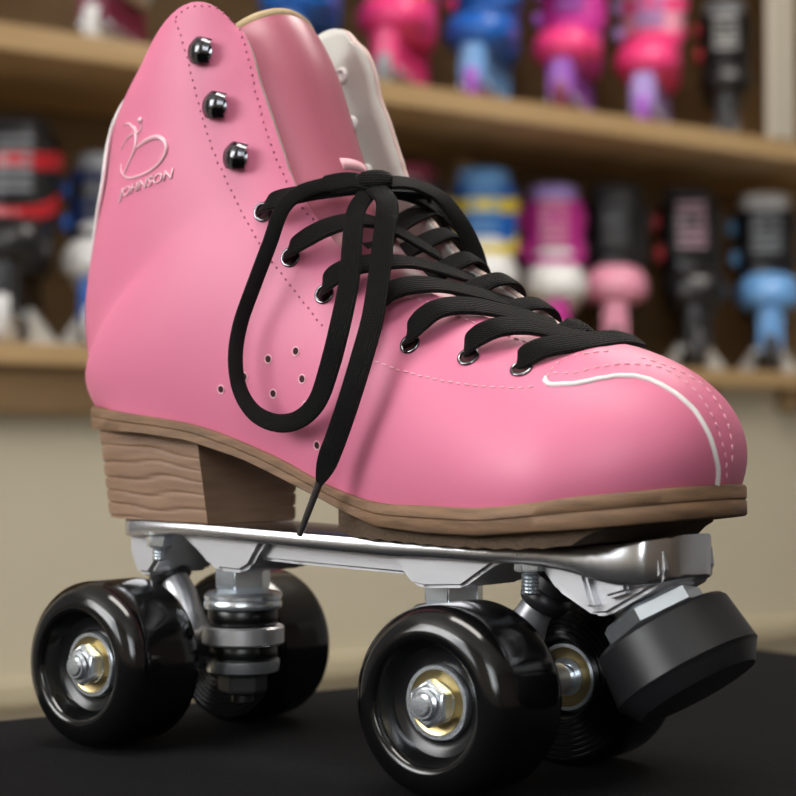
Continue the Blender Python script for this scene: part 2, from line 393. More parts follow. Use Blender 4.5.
# ------------------------------------------------------------------ the roller skate
SK = empty('roller_skate', (0, 0, 0))
tag(SK, 'pink high-top quad roller skate with black laces standing on the black cloth', 'roller skate')
TR = {"panel":[[-48.7,-34.3,255.5],[-48.1,-34.3,254.1],[-47.3,-34.3,252.7],[-46.9,-34.2,251.1],[-46.0,-34.2,249.7],[-45.7,-34.1,248.2],[-45.0,-34.1,246.4],[-44.6,-34.0,245.0],[-44.0,-33.9,243.8],[-43.4,-33.8,242.3],[-43.0,-33.8,240.7],[-42.5,-33.7,239.2],[-42.2,-33.7,237.4],[-41.6,-33.6,235.4],[-41.1,-33.6,234.2],[-40.7,-33.5,232.9],[-40.4,-33.5,231.5],[-39.7,-33.4,230.0],[-39.6,-33.3,228.3],[-39.0,-33.2,226.9],[-38.5,-33.1,225.2],[-37.9,-32.9,223.6],[-37.8,-32.9,222.2],[-37.1,-32.8,220.7],[-36.9,-32.7,219.3],[-36.2,-32.6,217.8],[-35.9,-32.5,216.5],[-35.7,-32.5,215.0],[-34.8,-32.4,213.8],[-34.5,-32.3,212.5],[-33.6,-32.2,211.1],[-33.2,-32.1,209.8],[-32.8,-32.1,208.3],[-31.8,-32.0,207.1],[-31.4,-31.9,205.7],[-30.9,-31.9,204.3],[-30.3,-31.8,202.8],[-29.2,-31.6,201.7],[-28.5,-31.5,200.2],[-27.9,-31.4,199.0],[-27.2,-31.3,197.5],[-26.5,-31.2,196.1],[-25.7,-31.1,194.7],[-24.7,-30.9,193.4],[-23.7,-30.8,192.0],[-23.2,-30.9,190.3],[-22.2,-30.8,189.1],[-21.5,-30.8,187.7],[-20.6,-30.7,186.3],[-19.7,-30.7,185.0],[-18.8,-30.7,183.6],[-17.8,-30.6,182.4],[-16.9,-30.6,181.1],[-15.9,-30.6,179.5],[-14.8,-30.5,178.3],[-14.0,-30.6,176.8],[-13.0,-30.5,175.3],[-12.2,-30.5,174.5],[-11.4,-30.4,173.2],[-10.2,-30.3,171.7],[-9.2,-30.3,170.4],[-8.2,-30.2,169.5],[-7.1,-30.1,168.1],[-6.0,-30.1,166.8],[-5.0,-30.0,165.9],[-3.9,-30.0,164.6],[-2.8,-29.9,163.8],[-1.7,-30.0,162.5],[-0.5,-30.0,161.2],[0.7,-30.0,159.9],[2.0,-30.1,158.6],[3.1,-30.1,157.7],[4.1,-30.1,156.6],[5.1,-30.2,155.5],[6.2,-30.2,154.4],[7.3,-30.3,153.2],[8.9,-30.4,152.0],[10.1,-30.4,150.9],[11.3,-30.5,149.8],[12.0,-30.6,148.5],[13.3,-30.7,147.4],[14.7,-30.8,146.3],[16.0,-30.9,145.2],[16.9,-31.1,143.9]],"edge":[[-48.7,-34.2,256.3],[-47.3,-34.2,257.2],[-45.6,-34.1,258.1],[-44.0,-34.0,258.9],[-42.2,-33.7,259.2],[-40.5,-33.4,259.3],[-38.2,-32.8,259.2],[-36.8,-32.4,259.0],[-35.4,-31.9,258.9],[-33.8,-31.3,258.6],[-32.6,-30.7,258.4],[-31.6,-30.2,257.6],[-30.6,-29.6,256.7],[-29.6,-29.0,255.8],[-28.7,-28.4,254.6],[-27.8,-27.7,253.4],[-27.1,-27.3,252.5],[-26.1,-26.8,251.4],[-25.1,-26.6,250.5],[-24.3,-26.7,248.9],[-23.8,-26.8,247.3],[-23.2,-26.7,246.1],[-22.6,-26.6,244.6],[-22.4,-26.7,243.1],[-21.8,-26.7,241.8],[-21.2,-26.6,240.2],[-20.8,-26.5,238.8],[-20.3,-26.4,237.2],[-19.9,-26.4,235.7],[-19.6,-26.3,234.2],[-19.2,-26.2,232.8],[-18.8,-26.1,231.1],[-18.4,-26.0,229.6],[-18.3,-26.2,227.9],[-17.8,-26.1,226.5],[-17.2,-26.0,225.0],[-16.7,-25.9,223.6],[-16.2,-25.8,222.1],[-15.6,-25.8,220.7],[-15.6,-25.9,219.2],[-15.1,-25.8,217.7],[-14.6,-25.8,216.4],[-14.0,-25.7,214.9],[-13.6,-25.6,213.6],[-12.9,-25.5,211.9],[-12.3,-25.4,210.4],[-11.7,-25.3,208.8],[-11.0,-25.2,207.2],[-10.4,-25.1,205.7],[-9.8,-25.0,204.3],[-9.2,-24.8,202.8],[-8.6,-24.7,201.4],[-7.6,-24.4,200.1],[-7.1,-24.4,198.8],[-6.4,-24.2,197.7],[-5.8,-24.1,196.5],[-5.4,-24.2,195.1],[-4.6,-24.0,193.8],[-3.8,-23.8,192.4],[-3.0,-23.7,191.3],[-2.3,-23.5,190.1],[-1.3,-23.4,188.9],[-0.4,-23.2,187.6],[0.6,-23.0,186.4],[1.7,-22.8,185.2],[2.7,-22.7,184.0],[4.2,-22.3,182.8],[5.2,-22.2,181.7],[6.4,-22.0,180.4]],"vamp":[[39.2,-32.4,132.7],[40.8,-32.4,132.2],[42.4,-32.5,131.7],[44.0,-32.7,131.3],[45.6,-32.8,130.6],[47.6,-33.0,130.1],[49.6,-33.3,129.4],[50.8,-33.4,129.2],[52.4,-33.5,129.0],[54.4,-33.8,128.4],[56.0,-34.0,128.1],[57.6,-34.3,127.6],[59.7,-34.5,127.3],[61.3,-34.6,127.1],[63.3,-34.9,126.5],[65.0,-35.1,126.2],[66.7,-35.2,125.9],[67.9,-35.3,125.6],[69.6,-35.5,125.3],[71.4,-35.5,125.2],[72.7,-35.6,124.9],[74.4,-35.8,124.6],[76.1,-35.7,124.5],[77.4,-35.8,124.2],[79.0,-35.9,123.9],[80.3,-35.8,123.9],[81.9,-35.9,123.6],[83.5,-35.8,123.6],[85.0,-35.8,123.4],[86.5,-35.8,123.2],[87.9,-35.6,123.3],[89.3,-35.6,123.2],[90.6,-35.5,123.1],[92.3,-35.4,122.9],[93.6,-35.3,122.9],[94.6,-35.2,122.8],[95.8,-35.1,122.8],[97.3,-34.7,123.0],[98.8,-34.5,123.0],[99.7,-34.1,123.2],[100.8,-33.7,123.4],[101.9,-33.5,123.5],[102.9,-33.0,123.7]],"facing":[[41.0,-22.0,154.0],[42.5,-21.7,153.7],[44.0,-21.4,153.4],[45.2,-20.9,153.4],[46.6,-20.6,153.1],[48.1,-20.1,152.9],[49.5,-19.8,152.5],[51.3,-19.7,151.9],[52.4,-19.4,151.6],[53.9,-19.4,150.9],[55.3,-19.3,150.4],[56.8,-19.4,149.7],[58.2,-19.4,149.0],[60.1,-19.5,148.2],[61.5,-19.5,147.6],[63.0,-19.6,146.9],[64.4,-19.7,146.2],[65.9,-19.7,145.6],[67.0,-19.6,145.2],[68.4,-19.4,144.6],[70.0,-19.5,143.9],[71.5,-19.3,143.3],[72.6,-19.2,142.8],[74.1,-19.0,142.3],[75.2,-18.9,141.8],[76.3,-18.6,141.5],[77.7,-18.6,140.9],[79.2,-18.4,140.3],[80.5,-18.0,140.0],[81.8,-17.7,139.5],[83.4,-17.7,138.9],[85.0,-17.6,138.4],[86.5,-17.6,137.9],[88.0,-17.5,137.5]],"toe_in":[[103.6,-28.9,127.3],[104.8,-28.7,127.3],[106.3,-28.6,127.1],[107.7,-28.2,127.2],[109.0,-27.8,127.2],[110.2,-27.5,127.2],[111.2,-26.8,127.5],[112.3,-26.0,127.7],[113.2,-25.0,128.1],[113.9,-24.2,128.5],[114.9,-23.2,128.8],[115.8,-22.3,129.1],[116.6,-21.3,129.3],[117.6,-20.6,129.4],[118.6,-19.5,129.6],[119.2,-18.5,129.9],[120.2,-17.6,129.9],[121.1,-16.6,130.1],[122.1,-15.8,130.0],[123.0,-14.9,130.0],[124.0,-13.9,130.0],[124.8,-13.0,130.0],[125.7,-12.3,129.9],[126.6,-11.6,129.8],[127.8,-10.8,129.5],[128.9,-9.9,129.2],[129.8,-9.2,128.8],[131.1,-8.8,128.2],[132.3,-8.3,127.5],[133.4,-7.9,126.9],[134.4,-7.5,126.2],[135.5,-7.3,125.3],[136.7,-7.1,124.4],[137.7,-6.8,123.5],[138.7,-6.7,122.5],[139.7,-6.7,121.4],[140.6,-6.6,120.4],[141.4,-6.5,119.4],[142.3,-6.4,118.2],[143.0,-6.2,117.1],[143.7,-6.4,115.9],[144.3,-6.2,114.8],[144.9,-6.0,113.5],[145.4,-5.7,112.4],[145.8,-5.8,111.1],[146.2,-5.2,110.0],[146.5,-5.3,108.7],[146.8,-5.0,107.5],[147.0,-4.7,106.4],[147.1,-4.3,105.1],[147.2,-4.0,103.9],[147.3,-3.3,102.6],[147.3,-2.9,101.4],[147.2,-2.6,100.3],[147.1,-2.2,99.3],[146.8,-1.8,97.7],[146.5,-1.1,96.4],[146.1,-0.7,95.0],[145.7,-0.4,93.7]],"toe_tab":[[102.8,-30.6,126.0],[102.6,-29.1,127.4],[102.6,-27.4,128.7],[102.7,-25.8,129.9],[103.0,-24.7,130.6],[103.3,-23.4,131.4],[104.1,-22.5,131.9],[104.8,-21.5,132.4],[105.6,-20.7,132.7],[106.6,-19.9,133.1],[107.6,-19.3,133.2],[108.6,-18.5,133.4],[109.5,-17.5,133.7],[110.3,-16.5,133.9],[111.3,-15.4,134.0],[112.3,-14.3,134.1],[113.0,-13.0,134.3],[113.9,-11.8,134.3]],"toe_ridge":[[122.3,-9.6,132.3],[123.3,-9.1,132.0],[124.5,-8.9,131.6],[125.7,-8.4,131.2],[126.6,-7.8,130.9],[127.8,-7.2,130.5],[128.8,-6.7,130.0],[129.8,-6.0,129.6],[130.7,-5.4,129.1],[131.6,-4.5,128.6],[132.7,-4.1,128.0],[133.5,-3.1,127.5],[134.5,-2.7,126.8],[135.4,-1.9,126.3],[136.3,-1.4,125.6],[137.3,-0.8,124.9],[138.2,-0.3,124.2],[139.2,-0.0,123.2],[140.2,-0.0,122.3],[141.0,-0.0,121.3],[141.8,-0.0,120.3],[142.6,-0.0,119.3],[143.5,-0.0,118.1],[144.1,-0.0,117.0],[144.8,-0.0,115.7],[145.4,-0.0,114.7],[145.9,-0.0,113.6],[146.4,-0.0,112.3],[146.7,-0.0,111.2],[147.1,-0.0,109.9],[147.4,-0.0,108.5],[147.6,-0.0,107.4],[147.8,-0.0,106.3],[147.9,-0.0,104.9],[147.9,-0.0,103.7],[147.8,-0.0,102.6],[147.8,-0.0,101.5],[147.6,-0.0,100.3],[147.4,-0.0,99.2]],"piping":[[102.3,-30.6,126.2],[102.8,-31.8,125.0],[104.4,-32.6,123.9],[105.8,-32.6,123.7],[107.3,-32.2,123.7],[109.0,-31.7,123.8],[110.7,-31.2,123.8],[112.2,-30.7,123.8],[113.5,-29.9,124.1],[114.7,-29.1,124.4],[115.9,-28.3,124.6],[117.0,-27.3,125.0],[118.1,-26.4,125.4],[119.5,-25.4,125.5],[120.5,-24.4,125.8],[121.4,-23.4,126.1],[122.7,-22.3,126.2],[123.8,-21.6,126.2],[125.0,-20.6,126.1],[126.2,-19.6,126.1],[127.5,-19.0,125.8],[128.8,-18.4,125.4],[130.0,-17.7,125.1],[131.4,-17.3,124.4],[133.0,-16.7,123.7],[134.3,-16.3,122.9],[135.7,-15.8,122.0],[137.1,-15.3,121.0],[138.3,-14.9,120.1],[139.4,-14.5,119.1],[140.4,-14.1,118.1],[141.4,-13.5,117.0],[142.4,-13.0,115.8],[143.2,-12.7,114.5],[143.9,-12.3,113.2],[144.5,-11.9,111.9],[145.2,-11.4,110.4],[145.6,-10.9,109.1],[146.0,-10.3,107.5],[146.4,-9.8,105.7],[146.5,-9.1,104.1],[146.6,-8.5,102.5],[146.6,-7.7,101.1],[146.5,-6.6,99.0],[146.1,-5.9,97.2],[145.8,-5.5,95.8],[145.2,-4.7,94.0],[144.9,-5.0,93.3]],"hooks":[[-37.24,-32.33,242.87,0.26,-0.97,0.02],[-31.34,-31.19,223.38,0.27,-0.96,0.02],[-22.9,-29.67,204.98,0.28,-0.96,0.06]],"eyelets":[[-12.07,-28.5,185.22,0.29,-0.94,0.16],[-0.12,-28.18,168.98,0.23,-0.95,0.21],[14.94,-28.51,155.75,0.16,-0.95,0.28],[34.36,-29.0,145.02,0.14,-0.93,0.34],[51.31,-29.83,137.85,0.07,-0.9,0.43],[73.83,-30.0,132.97,0.16,-0.76,0.63],[92.94,-29.53,128.72,0.15,-0.65,0.75]],"perf":[[-6.28,-32.26,134.83,0.04,-1.0,-0.02],[5.59,-31.93,137.08,0.02,-1.0,0.04],[-17.01,-32.4,129.23,0.04,-1.0,-0.09],[-27.67,-32.43,125.14,0.04,-0.99,-0.13],[-4.58,-31.62,123.23,-0.01,-1.0,-0.08],[8.49,-32.07,127.79,-0.03,-1.0,-0.01],[-14.85,-31.31,119.93,0.02,-0.99,-0.13],[9.84,-31.82,118.95,-0.06,-1.0,-0.06],[14.02,-30.96,105.9,-0.12,-0.98,-0.13]],"logo":[[-79.51,-31.34,198.03,-0.27,-0.96,0.05],[-49.49,-34.13,203.92,0.05,-1.0,0.01],[-80.13,-29.7,213.96,-0.37,-0.93,0.06],[-65.81,-33.41,223.36,-0.16,-0.99,-0.02],[-53.76,-34.34,214.02,0.01,-1.0,-0.01],[-53.28,-34.31,211.1,0.02,-1.0,-0.01],[-69.92,-33.19,205.04,-0.16,-0.99,0.03],[-80.52,-29.88,210.16,-0.37,-0.92,0.1]],"A7":[[88.0,-23.0,127.9],[91.7,-27.0,130.7],[97.0,-23.0,134.3],[104.5,-12.0,136.4],[108.0,2.0,137.9],[108.7,12.0,137.4]],"A6":[[69.6,-25.0,132.1],[74.3,-29.0,136.7],[80.9,-25.0,140.9],[86.5,-15.0,141.6],[92.9,-3.0,139.1],[96.1,5.0,138.2]],"A5":[[47.7,-26.0,136.5],[53.5,-31.0,141.1],[59.5,-27.0,147.4],[65.2,-17.0,149.0],[72.4,-2.0,146.8],[80.0,10.0,143.6]],"A4":[[31.0,-27.0,142.9],[37.1,-31.0,148.9],[42.1,-26.0,154.8],[48.7,-16.0,156.8],[53.3,0.0,155.1],[61.8,14.0,151.6]],"A3":[[14.5,-28.0,154.2],[19.6,-32.0,158.2],[25.1,-28.0,162.8],[33.2,-17.0,165.2],[36.4,-2.0,164.9],[44.3,16.0,160.8]],"A2":[[-0.8,-28.0,167.8],[5.3,-32.0,171.0],[15.0,-26.0,177.2],[20.3,-14.0,180.1],[24.4,0.0,176.8],[31.0,14.0,169.4]],"A1":[[-12.1,-29.0,184.2],[-4.4,-33.0,186.4],[2.7,-27.0,188.9],[8.9,-16.0,191.3],[17.0,-6.0,193.1]],"B7":[[86.5,23.0,139.4],[88.8,16.0,143.5],[88.3,10.0,144.5],[90.0,6.0,143.6],[85.5,-3.0,139.1],[82.5,-10.0,136.0]],"B6":[[68.9,27.0,147.4],[71.4,20.0,151.5],[70.9,14.0,152.5],[67.7,8.0,151.2],[65.3,-3.0,144.5],[64.1,-11.0,139.2]],"B5":[[53.6,29.0,156.8],[56.2,22.0,160.9],[55.7,16.0,161.8],[52.0,9.0,159.5],[48.2,-3.0,152.8],[47.3,-13.0,146.9]],"B4":[[37.0,32.0,165.3],[39.7,25.0,169.4],[39.3,19.0,170.3],[36.7,9.0,165.8],[33.7,-4.0,158.9],[31.7,-14.0,154.2]],"B3":[[24.6,35.0,174.9],[27.4,28.0,179.0],[27.0,22.0,179.8],[23.3,10.0,174.4],[21.6,-2.0,169.3],[21.6,-14.0,164.2]],"B2":[[14.5,38.0,184.2],[17.4,31.0,188.3],[16.9,25.0,189.1],[17.4,12.0,184.1],[17.9,-0.0,178.0],[16.5,-12.0,173.5]],"B1":[[17.4,28.0,193.7],[15.0,24.0,196.3],[16.8,10.0,195.1],[16.4,-2.0,194.0]],"loop":[[21.7,-12.0,193.3],[15.5,-15.0,195.2],[9.5,-22.0,193.2],[6.2,-31.0,189.7],[3.9,-37.0,183.9],[0.9,-40.0,172.2],[-4.8,-41.0,159.3],[-11.0,-41.0,146.3],[-12.3,-42.0,134.6],[-10.4,-41.5,123.9],[-4.2,-41.0,116.5],[4.6,-40.0,113.2],[14.1,-40.0,114.4],[22.1,-40.5,120.1],[27.5,-41.0,130.8],[32.0,-41.0,144.4],[31.6,-36.0,159.1],[28.0,-30.0,172.9],[24.0,-23.0,183.1],[22.3,-15.0,190.2]],"tail":[[25.4,-14.0,191.4],[32.3,-17.0,185.4],[36.9,-25.0,172.7],[40.7,-32.0,160.5],[44.1,-40.0,145.4],[42.9,-44.0,132.7],[38.9,-45.0,120.3],[33.3,-44.0,109.4],[27.9,-42.5,100.8],[23.8,-41.5,93.5]],"aglet":[[23.8,-41.5,94.1],[23.0,-41.5,92.2],[14.2,-40.0,76.9]],"rloop":[[21.8,-10.0,193.5],[24.0,-4.0,195.1],[24.8,8.0,195.5],[28.1,18.0,192.2],[32.4,24.0,184.2],[35.5,28.0,174.5],[37.8,29.0,166.0]],"rloop2":[[36.7,30.0,167.6],[30.4,33.0,178.9],[23.2,34.0,186.0],[17.3,30.0,192.1],[15.1,18.0,194.1],[15.9,2.0,194.2]],"rtail":[[15.7,-0.0,194.0],[15.9,14.0,194.6],[18.0,26.0,191.6],[18.0,35.0,185.4],[19.0,38.0,176.6],[19.3,40.0,166.0]],"knot":[[19.1,-12.0,195.6],[21.7,-12.0,196.0],[23.5,-11.0,195.3],[25.3,-9.0,193.3]]}

NU, NT_ = 6, 26
def upper_bm(inset=0.0, u0=0.0):
    bm = bmesh.new()
    for side in (-1, 1):
        S = stations(side); rows = []
        n = int((len(ST)-1-u0)*NU)
        for i in range(n+1):
            u = u0+(len(ST)-1-u0)*i/n
            rows.append([upper_point(side, min(u, len(ST)-1-1e-6), j/NT_, S) for j in range(NT_+1)])
        V = [[bm.verts.new(p) for p in r] for r in rows]
        for a in range(len(V)-1):
            for b in range(NT_):
                q = [V[a][b], V[a][b+1], V[a+1][b+1], V[a+1][b]]
                bm.faces.new(q if side < 0 else q[::-1])
    bmesh.ops.remove_doubles(bm, verts=bm.verts, dist=.12)
    bmesh.ops.dissolve_degenerate(bm, edges=bm.edges, dist=.01)
    # relax the heel and ankle so the leather runs smoothly round them
    act = []
    for v in bm.verts:
        if v.is_boundary: continue
        w = min(1, max(0, (12-v.co.x)/35))*min(1, max(0, (244-v.co.z)/20))
        if w > 0: act.append((v, w, [e.other_vert(v) for e in v.link_edges]))
    def relax(F, n):
        for it in range(n):
            new = []
            for v, w, nb in act:
                m = Vector()
                for q in nb: m += F[q]
                new.append(F[v].lerp(m/len(nb), .5*w))
            for (v, w, nb), c in zip(act, new): F[v] = c
        return F
    org = {v: v.co.copy() for v in bm.verts}
    sm = relax(dict(org), 70)
    d = relax({v: org[v]-sm[v] for v in org}, 28)
    d2 = {v: org[v]-(sm[v]+d[v]) for v in org}; d2 = relax(d2, 60)
    for v in org: v.co = sm[v]+d[v]+d2[v]
    bm.normal_update()
    if inset:
        # outward = away from the boot's middle line
        sgn = 1
        f = max(bm.faces, key=lambda f: f.calc_area())
        c = f.calc_center_median()
        if f.normal.dot(Vector((0, c.y, 0))) < 0: sgn = -1
        nn = [(v, v.normal.copy()) for v in bm.verts]
        for v, n in nn: v.co -= n*sgn*inset
    return bm
ub = upper_bm()
BV = BVHTree.FromBMesh(ub)
upper = finish('boot_upper', ub, M_leather, SK, angle=180)
md = upper.modifiers.new('thickness', 'SOLIDIFY'); md.thickness = 1.7*MM; md.offset = -1; md.use_even_offset = False; upper.data.materials.append(M_rim); md.material_offset_rim = 1
md = upper.modifiers.new('round', 'BEVEL'); md.width = .45*MM; md.segments = 2; md.limit_method = 'ANGLE'; md.angle_limit = radians(60)
lb = upper_bm(inset=1.9, u0=4.0)
lining = finish('lining', lb, M_lining, SK, angle=180)
md = lining.modifiers.new('thickness', 'SOLIDIFY'); md.thickness = 1.1*MM; md.offset = -1

def surf_y(x, z, lift=0.0, side=-1):
    """point of the boot side at (x, z), pushed out by lift"""
    h = BV.ray_cast(Vector((x, side*150, z)), Vector((0, -side, 0)))
    if h[0] is None: return Vector((x, side*30, z)), Vector((0, side, 0))
    n = h[1].normalized()
    if n.y*side < 0: n = -n
    return h[0]+n*lift, n
def near_surf(p, lift=0.0):
    co, n, i, d = BV.find_nearest(Vector(p))
    if n.dot(Vector((0.1, co.y, .0))) < 0 and abs(n.z) < .8: n = -n
    if abs(n.z) >= .8 and n.z < 0: n = -n
    return co+n*lift, n

# stitching: short capsules lying on the leather
def stitch_line(bm, pts, length=1.9, gap=1.3, r=.28, lift=.12):
    P = [near_surf(p, lift)[0] for p in pts]
    acc = [0]
    for a, b in zip(P, P[1:]): acc.append(acc[-1]+(b-a).length)
    def at(s):
        s = max(0, min(s, acc[-1]))
        for i in range(len(P)-1):
            if s <= acc[i+1]: return P[i].lerp(P[i+1], (s-acc[i])/max(1e-6, acc[i+1]-acc[i]))
        return P[-1]
    s = 0
    while s+length < acc[-1]:
        tube(bm, [at(s), at(s+length*.2), at(s+length*.8), at(s+length)], [r*.4, r, r, r*.4], n=6); s += length+gap
bm = bmesh.new()
for k in ('vamp', 'facing', 'toe_in', 'toe_tab', 'toe_ridge'): stitch_line(bm, TR[k])
finish('stitching', bm, M_thread, SK, angle=180)['label'] = 'pale pink dashed stitching on the vamp and toe'
bm = bmesh.new()
for k in ('panel', 'edge'): stitch_line(bm, TR[k], length=1.0, gap=1.9, r=.36, lift=0)
finish('stitching', bm, M_thread2, SK, angle=180)['label'] = 'dark pink pin-prick stitching round the lacing panel'
# white piping on the toe and up the back seam
bm = bmesh.new(); P = [near_surf(p, .1)[0] for p in TR['piping']]
tube(bm, P, [.5]+[.85]*(len(P)-2)+[.8], n=10)
finish('piping', bm, M_white, SK, angle=180)['label'] = 'white curved piping on the toe'
bm = bmesh.new(); rows = []
SL, SR = stations(1), stations(-1)
for i in range(34):
    u = 15.3+(20-15.3)*i/33-1e-5; tw = .03+.22*min(1, i/16); row = []
    for k in range(-8, 9):
        p = Vector(upper_point(-1 if k < 0 else 1, u, abs(k)/8*tw, SR if k < 0 else SL)); q, n = near_surf(p, 0)
        row.append(q+Vector((-.8, n.y if n.y*p.y > 0 else -n.y, 0))  .normalized()*(.5+1.1*min(1, i/16)))
    rows.append(row)
quad_grid(bm, rows)
bs = finish('back_strip', bm, M_white, SK, angle=180); md = bs.modifiers.new('thickness', 'SOLIDIFY'); md.thickness = 1.4*MM; md.offset = 0; bs['label'] = 'white strip down the back seam'

# tongue
TG = [(100, 137, 5), (84, 141, 12), (64, 147.5, 17), (44, 156, 20), (27, 167.5, 22), (14, 181, 21), (4.5, 200, 21), (-3, 218, 22), (-11, 238, 23.5), (-18, 251, 24.5), (-22.5, 257.5, 23.5), (-24.5, 259.5, 22.5)]
def tongue_pt(i, a, lift=0):          # a in -1..1 across
    x, z, w = crom(TG, i)
    x2, z2, _ = crom(TG, min(i+.05, len(TG)-1.001)); x1, z1, _ = crom(TG, max(i-.05, 0))
    t = Vector((x2-x1, 0, z2-z1)).normalized(); n = Vector((t.z, 0, -t.x))
    if n.x < 0: n = -n
    dep = 9+9.5*min(1, i/6)
    ang = a*1.25
    return Vector((x, 0, z))+n*(dep*(cos(ang)-1)*1.25+lift)+Vector((0, w*sin(ang)/sin(1.25), 0))
bm = bmesh.new()
rows = [[tongue_pt(i/6, a/14) for a in range(-14, 15)] for i in range((len(TG)-1)*6)]
quad_grid(bm, rows)
tong = finish('tongue', bm, M_tongue, SK, angle=180)
md = tong.modifiers.new('thickness', 'SOLIDIFY'); md.thickness = 3.0*MM; md.offset = 0
bm = bmesh.new()
e = (len(TG)-1)-1/6
tube(bm, [tongue_pt(e, a/14, -.6)+Vector((-.4, 0, 1.2)) for a in range(-14, 15)], 2.5, n=10)
finish('tongue_edging', bm, M_felt, tong, angle=180)['label'] = 'tan felt edging along the top of the tongue'
# small lighter pink pull loop on the tongue
bm = bmesh.new()
rows = [[tongue_pt(6.05+.22*r, a/20+.13, 1.2) for a in range(-7, 8)] for r in range(2)]
box_pts = rows
quad_grid(bm, rows); lp = finish('lace_keeper', bm, M_thread, tong, angle=180)
md = lp.modifiers.new('thickness', 'SOLIDIFY'); md.thickness = 1.0*MM; md.offset = 0

# eyelets: both rows
def eyelet(p, n, r=3.5):
    bm = bmesh.new(); M = frame_to(Vector(p)-n*.35, n)
    prof = [(2.45, -.9), (2.45, .5)] + [(r-.5+.62*cos(t), .5+.62*sin(t)) for t in (2.6, 2.1, 1.57, 1.0, .5, 0, -.5, -1.1)]
    lathe(bm, prof+[(2.9, -.9)], 28, M, closed=True)
    o = finish('eyelet', bm, M_gun, SK, angle=60)
    b2 = bmesh.new(); lathe(b2, [(2.5, 0), (0, .02)], 20, frame_to(Vector(p)+n*.14, n)); finish('eyelet_hole', b2, M_hole, o)
for e in TR['eyelets']:
    p, n = Vector(e[:3]), Vector(e[3:]); eyelet(p, n)
    q, m = near_surf((p.x+8, -p.y+5, p.z+7), .1)
    eyelet(q, m if m.y > 0 else -m)
# speed hooks
def hook(p, n, fwd):
    """domed hook: base washer, stem, and a curled cap open to the front"""
    z = n.normalized(); x = (fwd-z*fwd.dot(z)).normalized(); y = z.cross(x)
    M = Matrix((x, y, z)).transposed().to_4x4(); M.translation = p
    M = M @ Matrix.Scale(1.12, 4)
    bm = bmesh.new()
    lathe(bm, [(3.5, 0), (3.6, .4), (2.6, .9), (1.7, 1.4), (1.6, 3.0)], 24, M)
    t = bmesh.new(); rows = []
    for i in range(11):            # shell arched over the lace channel
        a = i/10; xx = -4.0+8.2*a
        zz = 2.1+2.9*sin(min(1, a*1.6)*pi/2)-(1.0*max(0, a-.75)/.25)
        w = 4.3*sqrt(max(.04, 1-((a-.42)/.62)**2)) if a < .42 else 4.3-1.0*(a-.42)
        rows.append([(xx, w*cc, zz-1.9*abs(cc)**2.4) for cc in [k/8 for k in range(-8, 9)]])
    quad_grid(t, rows)
    g = bmesh.ops.solidify(t, geom=t.faces[:], thickness=1.1)
    join(bm, t, M)
    o = finish('lace_hook', bm, M_gun, SK, angle=50); return o
for e in TR['hooks']:
    p, n = Vector(e[:3]), Vector(e[3:]); f = Vector((1, 0, -.12))
    hook(p, n, f)
    q, m = near_surf((p.x+11, 38, p.z+2), .0)
    if m.y < 0: m = -m
    h = hook(q, m, f)
    bm = bmesh.new(); lathe(bm, [(1.2, -.4), (2.2, -.2), (3.1, .3), (3.2, .8), (2.2, 1.5), (1.4, 1.2), (.9, .4), (0, .3)], 24, frame_to(q-m*3.0, -m))
    finish('rivet', bm, M_white, h)['label'] = 'white ring rivet on the inside of the flap'
# ventilation holes
for e in TR['perf']:
    p, n = Vector(e[:3]), Vector(e[3:])
    bm = bmesh.new(); lathe(bm, [(1.55, .05), (0, .1)], 20, frame_to(p+n*.08, n))
    o = finish('ventilation_hole', bm, M_hole, SK)
    bm = bmesh.new(); lathe(bm, [(1.45+.28*cos(t), .05+.22*sin(t)) for t in [2*pi*k/8 for k in range(8)]], 20, frame_to(p+n*.08, n), closed=True)
    finish('hole_rim', bm, M_thread, o)

# embossed mark: a skater on a sweeping curve over the lettering
def on_side(pts, lift): return [surf_y(x+1.0, z-.8, lift)[0] for x, z in pts]
bm = bmesh.new()
def sweep(pts, rad, lift=.1):
    P = smooth_pts([(x, 0, z) for x, z in pts], 6)
    R = [interp([(i*6, r) for i, r in enumerate(rad)], k) for k in range(len(P))]
    tube(bm, on_side([(p.x, p.z) for p in P], lift), R, n=8)
sweep([(-69.5, 213.3), (-64, 215.2), (-58, 215.8), (-54, 213.5), (-54, 209.5), (-58.5, 205.5), (-66, 203.2), (-74, 203.0), (-79, 205.5), (-80.5, 209)], [.5, .9, 1.0, .9, .75, .65, .6, .5, .4, .25])
sweep([(-77.5, 204.5), (-74, 209), (-70.5, 213.5), (-70, 218), (-71.5, 221.5)], [.35, .5, .8, .9, .5])
sweep([(-71, 220), (-75, 223), (-79.5, 223.2)], [.6, .5, .25])
sweep([(-72, 219), (-77, 217.5), (-81, 214.5)], [.5, .35, .2])
sweep([(-70, 218.5), (-67.5, 219.5), (-66.8, 221.5)], [.5, .4, .3])
p, n = surf_y(-66.6, 222.3, .2)
lathe(bm, [(0, 0.9), (.8, .8), (1.15, .3), (1.2, -.2)], 14, frame_to(p, n))
logo = finish('embossed_mark', bm, M_logo, SK, angle=180)
logo['label'] = 'embossed skater figure on a sweeping curve'
cu = bpy.data.curves.new('lettering', 'FONT'); cu.body = 'JOHNSON'; cu.size = 4.9; cu.shear = .2; cu.resolution_u = 3; cu.offset = .04
to = bpy.data.objects.new('tmp_text', cu); COL.objects.link(to)
bpy.context.view_layer.update()
me = bpy.data.meshes.new_from_object(to.evaluated_get(bpy.context.evaluated_depsgraph_get()))
bm = bmesh.new(); bm.from_mesh(me); bpy.data.objects.remove(to); bpy.data.meshes.remove(me)
